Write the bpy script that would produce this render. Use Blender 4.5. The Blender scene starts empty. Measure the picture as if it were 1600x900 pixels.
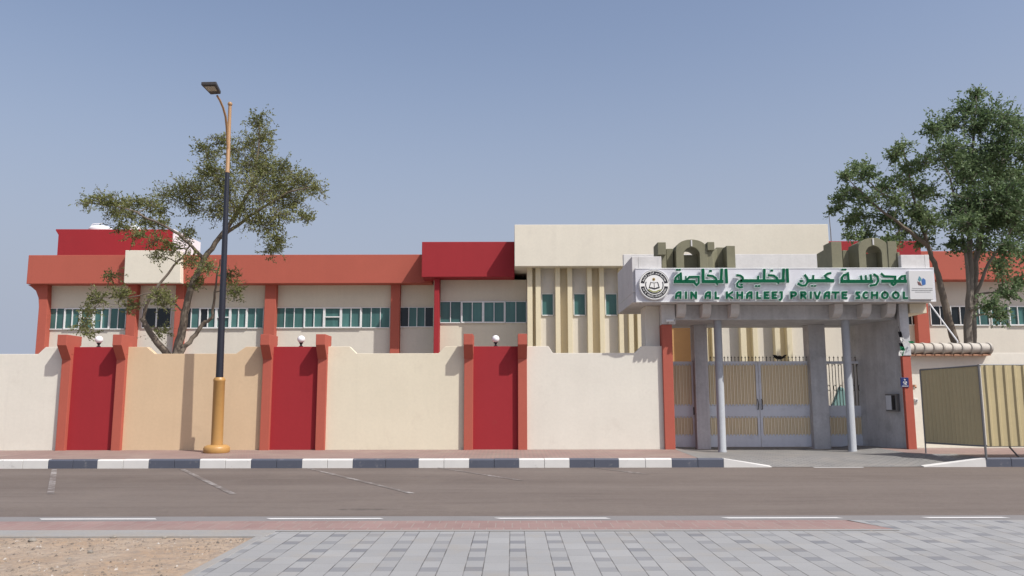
import bpy, bmesh, math, random
from mathutils import Vector, Matrix, noise as mnoise
R = math.radians
rnd = random.Random(7)
C = bpy.context.scene.collection
scene = bpy.context.scene

# ---------------------------------------------------------------- camera, world, sun, exposure
EYE = 1.5
FPX = 1244.0
PITCH = R(8.0)
ROLL = R(0.1)
cam_d = bpy.data.cameras.new('camera')
cam_d.sensor_width = 36.0
cam_d.lens = FPX / 1600 * 36.0
cam_d.clip_start = 0.1
cam_d.clip_end = 3000
cam = bpy.data.objects.new('camera', cam_d)
C.objects.link(cam)
cam.matrix_world = Matrix.Translation((0, 0, EYE)) @ Matrix.Rotation(R(90) + PITCH, 4, 'X') @ Matrix.Rotation(-ROLL, 4, 'Z')
scene.camera = cam

SUN = Vector((-0.63, 0.49, -1.0)).normalized()        # the way the light travels
to_sun = -SUN
SUN_EL = math.asin(to_sun.z)
SUN_ROT = math.atan2(to_sun.x, to_sun.y)
world = bpy.data.worlds.new('World')
scene.world = world
world.use_nodes = True
wn = world.node_tree
bg = wn.nodes['Background']
sky = wn.nodes.new('ShaderNodeTexSky')
sky.sky_type = 'NISHITA'
sky.sun_disc = False
sky.sun_elevation = SUN_EL
sky.sun_rotation = SUN_ROT
sky.altitude = 200
sky.air_density = 1.2
sky.dust_density = 3.0
sky.ozone_density = 1.2
tcw = wn.nodes.new('ShaderNodeTexCoord')
sep = wn.nodes.new('ShaderNodeSeparateXYZ')
wn.links.new(tcw.outputs['Generated'], sep.inputs[0])
hz = wn.nodes.new('ShaderNodeMapRange')
hz.interpolation_type = 'SMOOTHSTEP'
for k_, v_ in ((1, .04), (2, .50), (3, .97), (4, .12)):
    hz.inputs[k_].default_value = v_
wn.links.new(sep.outputs[2], hz.inputs[0])
hm = wn.nodes.new('ShaderNodeMix')
hm.data_type = 'RGBA'
wn.links.new(hz.outputs[0], hm.inputs[0])
tint = wn.nodes.new('ShaderNodeMix')
tint.data_type = 'RGBA'
tint.blend_type = 'MULTIPLY'
tint.inputs[0].default_value = 1.0
tint.inputs[7].default_value = (1.05, .98, 1.0, 1)
wn.links.new(sky.outputs[0], tint.inputs[6])
wn.links.new(tint.outputs[2], hm.inputs[6])
hm.inputs[7].default_value = (2.78, 3.10, 3.88, 1)      # pale dust haze low in the sky
wn.links.new(hm.outputs[2], bg.inputs[0])
bg.inputs[1].default_value = 0.12
sl = bpy.data.lights.new('sun', 'SUN')
sl.energy = 4.0
sl.angle = R(0.53)
sl.color = (1.0, 0.97, 0.925)
so = bpy.data.objects.new('sun', sl)
C.objects.link(so)
so.rotation_euler = SUN.to_track_quat('-Z', 'Y').to_euler()
so.location = (20, -20, 40)
scene.view_settings.view_transform = 'Standard'
scene.view_settings.look = 'None'
scene.view_settings.exposure = 0.25
scene.view_settings.gamma = 1.0
scene.view_settings.use_curve_mapping = False


# ---------------------------------------------------------------- measuring helper
def ray(u, v):
    x, y = u - 800.0, 450.0 - v
    c, s = math.cos(ROLL), math.sin(ROLL)
    xc, yc = x * c + y * s, y * c - x * s
    return Vector((xc, FPX * math.cos(PITCH) - yc * math.sin(PITCH), FPX * math.sin(PITCH) + yc * math.cos(PITCH)))


def at(u, v, Y=None, z=None):
    """world point seen at photo pixel (u, v), at depth Y or at height z"""
    d = ray(u, v)
    t = Y / d.y if z is None else (z - EYE) / d.z
    return Vector((t * d.x, t * d.y, EYE + t * d.z))


def X(u, v, Y): return at(u, v, Y).x
def Z(v, Y, u=800): return at(u, v, Y).z


# ---------------------------------------------------------------- materials
def new_mat(name):
    m = bpy.data.materials.new(name)
    m.use_nodes = True
    nt = m.node_tree
    return m, nt, nt.nodes['Principled BSDF']


def nd(nt, typ, ins=None, **kw):
    n = nt.nodes.new(typ)
    for k, v in kw.items():
        setattr(n, k, v)
    for k, v in (ins or {}).items():
        if hasattr(v, 'is_output') or isinstance(v, bpy.types.NodeSocket):
            nt.links.new(v, n.inputs[k])
        else:
            n.inputs[k].default_value = v
    return n


def mth(nt, op, a, b=0.0, c=0.0, clamp=False):
    n = nd(nt, 'ShaderNodeMath', {0: a, 1: b, 2: c}, operation=op)
    n.use_clamp = clamp
    return n.outputs[0]


def mix(nt, f, a, b, blend='MIX'):
    n = nt.nodes.new('ShaderNodeMix')
    n.data_type = 'RGBA'
    n.blend_type = blend
    for i, v in ((0, f), (6, a), (7, b)):
        if isinstance(v, bpy.types.NodeSocket):
            nt.links.new(v, n.inputs[i])
        else:
            n.inputs[i].default_value = v if i == 0 else (tuple(v) + (1,) if len(v) == 3 else v)
    return n.outputs[2]


def ramp(nt, f, lo, hi):
    n = nd(nt, 'ShaderNodeMapRange', {0: f, 1: lo, 2: hi, 3: 0.0, 4: 1.0})
    n.clamp = True
    return n.outputs[0]


def wpos(nt): return nt.nodes.new('ShaderNodeNewGeometry').outputs['Position']


def noi(nt, scale, detail=4, vec=None, stretch=None, rough=0.55):
    p = vec or wpos(nt)
    if stretch:
        p = nd(nt, 'ShaderNodeMapping', {0: p, 3: stretch}).outputs[0]
    return nd(nt, 'ShaderNodeTexNoise', {'Vector': p, 'Scale': scale, 'Detail': detail, 'Roughness': rough}).outputs[0]


def pmat(name, col, rough=0.8, var=0.07, vs=0.9, fine=0.06, fs=14.0, bump=0.15, bs=90.0, spec=0.3, metal=0.0,
         streak=0.0, dirt=None, dirt_lo=0.60, dirt_hi=0.78, dirt_s=1.6, drip=0.0):
    m, nt, b = new_mat(name)
    v = mth(nt, 'MULTIPLY_ADD', noi(nt, vs, 5), 2 * var, 1 - var)
    v2 = mth(nt, 'MULTIPLY_ADD', noi(nt, fs, 4), 2 * fine, 1 - fine)
    f = mth(nt, 'MULTIPLY', v, v2)
    if streak:
        s = noi(nt, 1.0, 4, stretch=(5.0, 5.0, 0.35))
        f = mth(nt, 'MULTIPLY', f, mth(nt, 'MULTIPLY_ADD', s, 2 * streak, 1 - streak))
    cmb = nd(nt, 'ShaderNodeCombineXYZ', {0: f, 1: f, 2: f}).outputs[0]
    c = mix(nt, 1.0, col, cmb, 'MULTIPLY')
    if drip:
        dr = ramp(nt, noi(nt, 1.0, 5, stretch=(7.0, 7.0, .22), rough=.6), .58, .80)
        c = mix(nt, mth(nt, 'MULTIPLY', dr, drip), c, tuple(.62 * q_ for q_ in col))
    if dirt:
        d = ramp(nt, noi(nt, dirt_s, 8, rough=0.68), dirt_lo, dirt_hi)
        c = mix(nt, mth(nt, 'MULTIPLY', d, 0.6), c, dirt)
    nt.links.new(c, b.inputs['Base Color'])
    b.inputs['Roughness'].default_value = rough
    b.inputs['Specular IOR Level'].default_value = spec
    b.inputs['Metallic'].default_value = metal
    if bump:
        h = mth(nt, 'ADD', noi(nt, bs, 3), mth(nt, 'MULTIPLY', noi(nt, 2.2, 3), 3.0))
        bp = nd(nt, 'ShaderNodeBump', {'Strength': bump, 'Distance': 0.01, 'Height': h})
        nt.links.new(bp.outputs[0], b.inputs['Normal'])
    return m


M = {}
M['white_wall'] = pmat('white_render', (.68, .65, .565), drip=.12, streak=.03, dirt=(.50, .46, .39), dirt_lo=.58, dirt_hi=.88)
M['cream_wall'] = pmat('cream_render', (.67, .615, .475), drip=.12, streak=.03, dirt=(.52, .46, .36), dirt_lo=.60, dirt_hi=.85)
M['peach_wall'] = pmat('peach_render', (.60, .45, .29), drip=.12, streak=.03, dirt=(.46, .33, .21), dirt_lo=.60, dirt_hi=.85)
M['peach_dark'] = pmat('orange_peach_render', (.52, .29, .12), streak=.03)
M['red_wall'] = pmat('red_render', (.30, .021, .027), drip=.12, rough=.7, streak=.04, dirt=(.26, .05, .04), dirt_lo=.6, dirt_hi=.9)
M['orange'] = pmat('orange_render', (.40, .100, .068), drip=.12, rough=.75, streak=.03, dirt=(.36, .11, .08), dirt_lo=.62, dirt_hi=.9)
M['facade_cream'] = pmat('facade_cream_render', (.64, .59, .47), drip=.12, streak=.03)
M['facade_panel'] = pmat('facade_pale_render', (.62, .58, .50), drip=.12, streak=.03)
M['fascia_cream'] = pmat('fascia_cream_render', (.68, .64, .535), drip=.05, streak=.035, dirt=(.56, .52, .44), dirt_lo=.58, dirt_hi=.9)
M['fin_recess'] = pmat('fin_recess_tan', (.66, .57, .39), streak=.03)
M['fin'] = pmat('fin_cream_render', (.70, .62, .43), streak=.02)
M['frame'] = pmat('white_frame', (.72, .73, .72), rough=.45, var=.03, fine=.03, bump=0, spec=.5)
M['concrete'] = pmat('grey_concrete', (.50, .505, .51), drip=.5, rough=.85, var=.22, vs=1.4, fine=.14, streak=.22, bump=.3,
                     dirt=(.20, .20, .20), dirt_lo=.52, dirt_hi=.8)
M['concrete_pale'] = pmat('pale_concrete', (.58, .57, .55), drip=.4, rough=.85, var=.10, vs=1.5, fine=.10, streak=.10, bump=.3,
                          dirt=(.40, .39, .37), dirt_lo=.52, dirt_hi=.8, dirt_s=3)
M['column_paint'] = pmat('grey_white_paint', (.36, .38, .40), rough=.6, var=.12, vs=2, fine=.08, streak=.12, dirt=(.24, .25, .26), dirt_lo=.5, dirt_hi=.8)
M['olive'] = pmat('olive_stone_paint', (.185, .178, .118), rough=.85, var=.12, vs=2, fine=.12, streak=.12, bump=.3,
                  dirt=(.15, .145, .10), dirt_lo=.5, dirt_hi=.8, dirt_s=3)
M['board'] = pmat('sign_white_panel', (.57, .57, .60), rough=.35, var=.03, fine=.02, bump=0, spec=.5)
M['letter_side'] = pmat('letter_white_edge', (.78, .88, .84), rough=.4, var=.02, fine=.02, bump=0)
M['green'] = pmat('sign_green', (.004, .095, .045), rough=.7, var=.10, vs=3, fine=.04, bump=0, spec=.08)
M['black'] = pmat('black_paint', (.018, .018, .022), rough=.45, var=.05, fine=.03, bump=0)
M['near_white'] = pmat('white_print', (.75, .75, .72), rough=.5, var=.03, fine=.02, bump=0)
M['paper'] = pmat('pale_grey_panel', (.60, .60, .59), rough=.4, var=.03, fine=.02, bump=0)
M['gold'] = pmat('dull_gold', (.42, .30, .11), rough=.5, bump=0)
M['moss'] = pmat('moss_print', (.30, .31, .14), rough=.6, bump=0)
M['teal'] = pmat('teal_print', (.10, .26, .30), rough=.5, bump=0)
M['blue'] = pmat('blue_print', (.05, .14, .36), rough=.5, bump=0)
M['maroon'] = pmat('maroon_print', (.16, .08, .08), rough=.5, bump=0)
M['grey_print'] = pmat('grey_print', (.25, .25, .25), rough=.5, bump=0)
M['plate_blue'] = pmat('plate_blue', (.016, .030, .13), rough=.35, bump=0, spec=.5)
M['gate_metal'] = pmat('grey_gate_paint', (.62, .64, .68), rough=.5, var=.08, fine=.05, streak=.06, bump=0, spec=.45, dirt=(.28, .28, .29), dirt_lo=.55, dirt_hi=.85)
M['gate_sheet'] = pmat('beige_gate_sheet', (.68, .52, .29), rough=.6, var=.08, fine=.05, streak=.06, bump=0)
M['gate_bar'] = pmat('gold_gate_bar', (.80, .70, .51), rough=.5, var=.06, bump=0)
M['iron'] = pmat('dark_iron', (.07, .065, .06), rough=.5, bump=0, metal=.3)
M['steel_grey'] = pmat('grey_steel', (.20, .20, .20), rough=.5, bump=0, metal=.3)
M['pole_black'] = pmat('dark_navy_pole_paint', (.016, .018, .028), rough=.4, var=.1, fine=.08, bump=0, spec=.5)
M['pole_gold'] = pmat('ochre_pole_paint', (.42, .235, .075), rough=.42, var=.08, fine=.06, bump=0, spec=.5, dirt=(.33, .21, .10), dirt_lo=.55, dirt_hi=.85)
M['pole_copper'] = pmat('copper_pole_paint', (.36, .215, .105), rough=.42, var=.06, bump=0, spec=.5)
M['lamp_body'] = pmat('lamp_grey_body', (.045, .042, .042), rough=.5, bump=0)
M['lamp_lens'] = pmat('lamp_lens', (.34, .31, .25), rough=.25, bump=0, spec=.5)
M['globe'] = pmat('opal_globe', (.80, .80, .80), rough=.25, var=.02, fine=.01, bump=0, spec=.5)
M['tank'] = pmat('white_tank_plastic', (.74, .75, .76), rough=.45, var=.05, bump=0)
M['bark'] = pmat('grey_brown_bark', (.15, .122, .095), rough=.9, var=.25, vs=6, fine=.25, fs=25, bump=.8, bs=40)
M['bark_pale'] = pmat('pale_bark', (.20, .175, .145), rough=.9, var=.25, vs=6, fine=.2, fs=25, bump=.8, bs=40)
M['tin'] = pmat('cream_corrugated_steel', (.46, .385, .215), rough=.5, var=.08, fine=.06, streak=.09, bump=0, spec=.45, dirt=(.30, .25, .16), dirt_lo=.58, dirt_hi=.85)
M['tile'] = pmat('pale_roof_tile', (.45, .42, .37), rough=.8, var=.18, vs=3, fine=.12, streak=.1, bump=.3, dirt=(.34, .29, .24), dirt_lo=.5, dirt_hi=.8, dirt_s=4)
M['terracotta'] = pmat('terracotta_edge', (.40, .22, .14), rough=.8, var=.14, bump=.2)
M['flag_green'] = pmat('green_cloth', (.015, .22, .09), rough=.9, bump=0)
M['straw'] = pmat('dry_grass_straw', (.26, .22, .08), rough=.9, bump=0)
M['pale_teal'] = pmat('pale_teal_paint', (.17, .29, .28), rough=.6, bump=0)
M['stone'] = pmat('grey_stone', (.24, .22, .19), rough=.9, var=.2, vs=9, bump=.6, bs=50)
M['bird'] = pmat('black_feather', (.012, .011, .012), rough=.7, bump=0)


def glass_mat(name, col, rough=.12, folds=.35):
    m, nt, b = new_mat(name)
    n = noi(nt, 1.0, 3, stretch=(9.0, 9.0, .3))
    big = noi(nt, 0.9, 3)
    isl = nt.nodes.new('ShaderNodeNewGeometry').outputs['Random Per Island']
    f = mth(nt, 'MULTIPLY', mth(nt, 'MULTIPLY_ADD', n, 2 * folds, 1 - folds), mth(nt, 'MULTIPLY_ADD', big, .8, .6))
    f = mth(nt, 'MULTIPLY', f, mth(nt, 'MULTIPLY_ADD', isl, .7, .62))  # random brightness per pane, painting varied reflections into the glass colour
    cmb = nd(nt, 'ShaderNodeCombineXYZ', {0: f, 1: f, 2: f}).outputs[0]
    nt.links.new(mix(nt, 1.0, col, cmb, 'MULTIPLY'), b.inputs['Base Color'])
    b.inputs['Roughness'].default_value = rough
    b.inputs['Specular IOR Level'].default_value = .45
    bp = nd(nt, 'ShaderNodeBump', {'Strength': .05, 'Distance': .02, 'Height': noi(nt, 1.3, 2)})
    nt.links.new(bp.outputs[0], b.inputs['Normal'])
    return m


M['glass'] = glass_mat('teal_tinted_glass', (.055, .135, .125))
M['glass_dark'] = glass_mat('dark_glass', (.012, .016, .018), .1)
M['glass_green'] = glass_mat('grey_green_glass', (.035, .085, .075), .1, .5)


def leaf_mat(name, ca, cb, trans=.38):
    m, nt, b = new_mat(name)
    g = nt.nodes.new('ShaderNodeNewGeometry')
    r = g.outputs['Random Per Island']
    big = ramp(nt, noi(nt, .55, 3), .35, .65)
    f = mth(nt, 'ADD', mth(nt, 'MULTIPLY', r, .6), mth(nt, 'MULTIPLY', big, .4))
    c = mix(nt, f, ca, cb)
    nt.links.new(c, b.inputs['Base Color'])
    b.inputs['Roughness'].default_value = .55
    b.inputs['Specular IOR Level'].default_value = .3
    t = nt.nodes.new('ShaderNodeBsdfTranslucent')
    nt.links.new(c, t.inputs[0])
    ms = nt.nodes.new('ShaderNodeMixShader')
    ms.inputs[0].default_value = trans
    nt.links.new(b.outputs[0], ms.inputs[1])
    nt.links.new(t.outputs[0], ms.inputs[2])
    nt.links.new(ms.outputs[0], nt.nodes['Material Output'].inputs[0])
    return m


M['leaf_olive'] = leaf_mat('olive_leaf', (.085, .105, .032), (.29, .30, .115))
M['leaf_green'] = leaf_mat('green_leaf', (.070, .120, .050), (.23, .31, .145))
M['leaf_dusty'] = leaf_mat('dusty_green_leaf', (.075, .125, .050), (.24, .31, .14))


def asphalt():
    m, nt, b = new_mat('worn_asphalt')
    lanes = noi(nt, 1.0, 5, stretch=(.05, .55, 1))
    st = noi(nt, 1.0, 6, stretch=(.55, 3.5, 1), rough=.65)
    fine = noi(nt, 70, 3)
    c = mix(nt, ramp(nt, lanes, .3, .7), (.128, .104, .089), (.170, .142, .123))
    c = mix(nt, mth(nt, 'MULTIPLY', ramp(nt, st, .50, .75), .6), c, (.100, .082, .072))
    c = mix(nt, mth(nt, 'MULTIPLY', ramp(nt, noi(nt, .8, 5), .5, .8), .4), c, (.195, .163, .138))
    p = nd(nt, 'ShaderNodeSeparateXYZ', {0: wpos(nt)})
    # oil patch near the far-side lane edge
    dx = mth(nt, 'DIVIDE', mth(nt, 'ADD', p.outputs[0], 2.05), .55)
    dy = mth(nt, 'DIVIDE', mth(nt, 'ADD', p.outputs[1], -11.35), .11)
    dd = mth(nt, 'ADD', mth(nt, 'MULTIPLY', dx, dx), mth(nt, 'MULTIPLY', dy, dy))
    oil = mth(nt, 'MULTIPLY', ramp(nt, dd, 1.0, .3), ramp(nt, noi(nt, 5, 4), .3, .6))
    c = mix(nt, mth(nt, 'MULTIPLY', oil, .6), c, (.035, .031, .03))
    grain = noi(nt, 1.0, 6, stretch=(9, 22, 1), rough=.75)
    f = mth(nt, 'MULTIPLY', mth(nt, 'MULTIPLY_ADD', fine, .6, .7), mth(nt, 'MULTIPLY_ADD', grain, .7, .65))
    c = mix(nt, 1.0, c, nd(nt, 'ShaderNodeCombineXYZ', {0: f, 1: f, 2: f}).outputs[0], 'MULTIPLY')
    nt.links.new(c, b.inputs['Base Color'])
    b.inputs['Roughness'].default_value = .85
    b.inputs['Specular IOR Level'].default_value = .25
    bp = nd(nt, 'ShaderNodeBump', {'Strength': .5, 'Distance': .01, 'Height': noi(nt, 120, 3)})
    nt.links.new(bp.outputs[0], b.inputs['Normal'])
    return m


M['asphalt'] = asphalt()


def paver_mat():
    """rows of light pavers; every second strip alternates a light and a dark stone"""
    m, nt, b = new_mat('light_grey_pavers')
    p = nd(nt, 'ShaderNodeSeparateXYZ', {0: wpos(nt)})
    x, y = p.outputs[0], p.outputs[1]
    PX = .40
    xs = mth(nt, 'ADD', x, 40.03)
    per = mth(nt, 'FLOOR', mth(nt, 'DIVIDE', xs, PX))
    fx = mth(nt, 'MULTIPLY', mth(nt, 'FRACT', mth(nt, 'DIVIDE', xs, PX)), PX)      # 0 .. .40
    wide = mth(nt, 'GREATER_THAN', fx, .165)
    wn_ = nd(nt, 'ShaderNodeTexWhiteNoise', {'W': per}, noise_dimensions='1D').outputs[0]
    L1, L2 = .2275, .455
    ysA = mth(nt, 'ADD', mth(nt, 'ADD', y, 40), mth(nt, 'MULTIPLY', wn_, .05))
    ysB = mth(nt, 'ADD', ysA, .11)
    pa_ = mth(nt, 'MULTIPLY', mth(nt, 'FRACT', mth(nt, 'DIVIDE', ysA, L2)), L2)
    lng = mth(nt, 'GREATER_THAN', pa_, .17)                       # 0: short dark stone, 1: longer light stone
    ia = mth(nt, 'ADD', mth(nt, 'MULTIPLY', mth(nt, 'FLOOR', mth(nt, 'DIVIDE', ysA, L2)), 2.0), lng)
    ib = mth(nt, 'FLOOR', mth(nt, 'DIVIDE', ysB, L1 * 1.5))
    fa = mth(nt, 'SUBTRACT', pa_, mth(nt, 'MULTIPLY', lng, .17))
    la = mth(nt, 'ADD', .17, mth(nt, 'MULTIPLY', lng, L2 - .34))
    fb = mth(nt, 'MULTIPLY', mth(nt, 'FRACT', mth(nt, 'DIVIDE', ysB, L1 * 1.5)), L1 * 1.5)

    def sel(a, c): return mth(nt, 'ADD', mth(nt, 'MULTIPLY', a, mth(nt, 'SUBTRACT', 1, wide)), mth(nt, 'MULTIPLY', c, wide))
    idx = sel(ia, mth(nt, 'ADD', ib, 500.5))
    fy = sel(fa, fb)
    ly = sel(la, L1 * 1.5)
    lx0 = mth(nt, 'MULTIPLY', wide, .165)
    lx1 = mth(nt, 'ADD', .165, mth(nt, 'MULTIPLY', wide, .235))
    ex = mth(nt, 'MINIMUM', mth(nt, 'SUBTRACT', fx, lx0), mth(nt, 'SUBTRACT', lx1, fx))
    ey = mth(nt, 'MINIMUM', fy, mth(nt, 'SUBTRACT', ly, fy))
    jx = ramp(nt, ex, .0065, .003)
    jy = mth(nt, 'MULTIPLY', ramp(nt, ey, .0045, .001), .5)
    joint = mth(nt, 'MAXIMUM', jx, jy)
    sv = nd(nt, 'ShaderNodeCombineXYZ', {0: per, 1: idx, 2: wide}).outputs[0]
    rv = nd(nt, 'ShaderNodeTexWhiteNoise', {'Vector': sv}, noise_dimensions='3D').outputs[0]
    odd = mth(nt, 'SUBTRACT', 1.0, lng)
    strong = mth(nt, 'MULTIPLY_ADD', rv, .75, .32)
    dark = mth(nt, 'MULTIPLY', mth(nt, 'MULTIPLY', odd, mth(nt, 'SUBTRACT', 1, wide)), strong, clamp=True)
    c = mix(nt, rv, (.262, .263, .260), (.292, .293, .289))
    c = mix(nt, dark, c, (.176, .180, .190))
    big = noi(nt, .7, 5)
    f = mth(nt, 'MULTIPLY', mth(nt, 'MULTIPLY_ADD', big, .3, .85), mth(nt, 'MULTIPLY_ADD', noi(nt, 90, 3), .3, .85))
    c = mix(nt, 1.0, c, nd(nt, 'ShaderNodeCombineXYZ', {0: f, 1: f, 2: f}).outputs[0], 'MULTIPLY')
    c = mix(nt, mth(nt, 'MULTIPLY', ramp(nt, noi(nt, 2.2, 6), .52, .8), .35), c, (.30, .255, .19))
    jn = mth(nt, 'MULTIPLY', joint, mth(nt, 'MULTIPLY_ADD', ramp(nt, noi(nt, 3.0, 3), .35, .6), .65, .25))
    c = mix(nt, jn, c, (.085, .080, .075))
    nt.links.new(c, b.inputs['Base Color'])
    b.inputs['Roughness'].default_value = .8
    b.inputs['Specular IOR Level'].default_value = .3
    h = mth(nt, 'ADD', mth(nt, 'MULTIPLY', joint, -1.0), mth(nt, 'MULTIPLY', rv, .4))
    bp = nd(nt, 'ShaderNodeBump', {'Strength': .5, 'Distance': .006, 'Height': h})
    nt.links.new(bp.outputs[0], b.inputs['Normal'])
    return m


M['pavers'] = paver_mat()


def brick_paver(name, ca, cb, cj, bw, bh, scale=1.0, js=.02, dirt=(.30, .25, .20)):
    m, nt, b = new_mat(name)
    br = nd(nt, 'ShaderNodeTexBrick', {'Vector': wpos(nt), 'Color1': ca + (1,), 'Color2': cb + (1,), 'Mortar': cj + (1,),
                                      'Scale': scale, 'Mortar Size': js, 'Mortar Smooth': .3, 'Brick Width': bw, 'Row Height': bh})
    f = mth(nt, 'MULTIPLY', mth(nt, 'MULTIPLY_ADD', noi(nt, 1.0, 5), .4, .8), mth(nt, 'MULTIPLY_ADD', noi(nt, 45, 3), .3, .85))
    c = mix(nt, 1.0, br.outputs[0], nd(nt, 'ShaderNodeCombineXYZ', {0: f, 1: f, 2: f}).outputs[0], 'MULTIPLY')
    c = mix(nt, mth(nt, 'MULTIPLY', ramp(nt, noi(nt, 1.5, 7), .45, .8), .6), c, dirt)
    nt.links.new(c, b.inputs['Base Color'])
    b.inputs['Roughness'].default_value = .85
    bp = nd(nt, 'ShaderNodeBump', {'Strength': .4, 'Distance': .006, 'Height': mth(nt, 'MULTIPLY', br.outputs[1], -1.0)})
    nt.links.new(bp.outputs[0], b.inputs['Normal'])
    return m


M['sidewalk'] = brick_paver('pink_sidewalk_pavers', (.265, .165, .145), (.30, .19, .165), (.19, .15, .13), .2, .1)
M['brick_strip'] = brick_paver('red_brick_pavers', (.235, .150, .135), (.265, .175, .157), (.27, .22, .195), .20, .36, js=.008, dirt=(.28, .21, .18))
M['apron'] = brick_paver('grey_driveway_pavers', (.20, .195, .185), (.235, .23, .215), (.15, .145, .14), .2, .1, dirt=(.26, .24, .21))
M['concrete_ground'] = pmat('ground_concrete', (.27, .265, .255), rough=.85, var=.12, vs=1.5, fine=.12, fs=30, bump=.3, dirt=(.31, .26, .20), dirt_lo=.45, dirt_hi=.75)
M['gutter'] = pmat('gutter_concrete', (.20, .19, .185), rough=.85, var=.12, vs=1.5, fine=.12, fs=30, bump=.3)
M['court'] = pmat('courtyard_concrete', (.33, .30, .26), rough=.85, var=.1)


def sand_mat(name, far=False):
    m, nt, b = new_mat(name)
    c = mix(nt, ramp(nt, noi(nt, 1.3, 6), .35, .65), (.37, .265, .18), (.40, .32, .245))
    if not far:
        c = mix(nt, mth(nt, 'MULTIPLY', ramp(nt, noi(nt, 7, 8, rough=.8), .45, .60), .8), c, (.235, .195, .16))
        c = mix(nt, mth(nt, 'MULTIPLY', ramp(nt, noi(nt, 32, 4, rough=.75), .56, .66), .8), c, (.40, .36, .31))
    nt.links.new(c, b.inputs['Base Color'])
    b.inputs['Roughness'].default_value = .95
    b.inputs['Specular IOR Level'].default_value = .1
    bp = nd(nt, 'ShaderNodeBump', {'Strength': .8, 'Distance': .02, 'Height': noi(nt, 35, 6, rough=.7)})
    nt.links.new(bp.outputs[0], b.inputs['Normal'])
    return m


def pebble_mat():
    m, nt, b = new_mat('mixed_gravel')
    g = nt.nodes.new('ShaderNodeNewGeometry').outputs['Random Per Island']
    c = mix(nt, ramp(nt, g, 0, .6), (.10, .085, .07), (.27, .215, .16))
    nt.links.new(mix(nt, ramp(nt, g, .86, 1), c, (.44, .41, .37)), b.inputs['Base Color'])
    b.inputs['Roughness'].default_value = .9
    return m


M['pebble'] = pebble_mat()
M['sand'] = sand_mat('gritty_sand')
M['sand_far'] = sand_mat('pale_sand', True)


def paint_mat(name, col, under, lo, hi, ns=9.0):
    m, nt, b = new_mat(name)
    n = mth(nt, 'ADD', mth(nt, 'MULTIPLY', noi(nt, ns, 8, rough=.7), .7), mth(nt, 'MULTIPLY', noi(nt, 1.1, 3), .3))
    c = mix(nt, ramp(nt, n, lo, hi), col, under)
    f = mth(nt, 'MULTIPLY_ADD', noi(nt, 2.5, 5), .24, .88)
    c = mix(nt, 1.0, c, nd(nt, 'ShaderNodeCombineXYZ', {0: f, 1: f, 2: f}).outputs[0], 'MULTIPLY')
    nt.links.new(c, b.inputs['Base Color'])
    b.inputs['Roughness'].default_value = .7
    return m


M['kerb_white'] = paint_mat('kerb_white_paint', (.62, .61, .58), (.34, .33, .31), .60, .68)
M['kerb_dark'] = paint_mat('kerb_dark_paint', (.075, .084, .112), (.22, .22, .225), .57, .70)
M['line'] = paint_mat('road_line_paint', (.62, .61, .59), (.20, .18, .165), .60, .70, 6)
M['line_worn'] = paint_mat('worn_line_paint', (.42, .40, .38), (.140, .118, .104), .38, .50, 8)


# ---------------------------------------------------------------- mesh builder
ORG = {}


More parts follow.
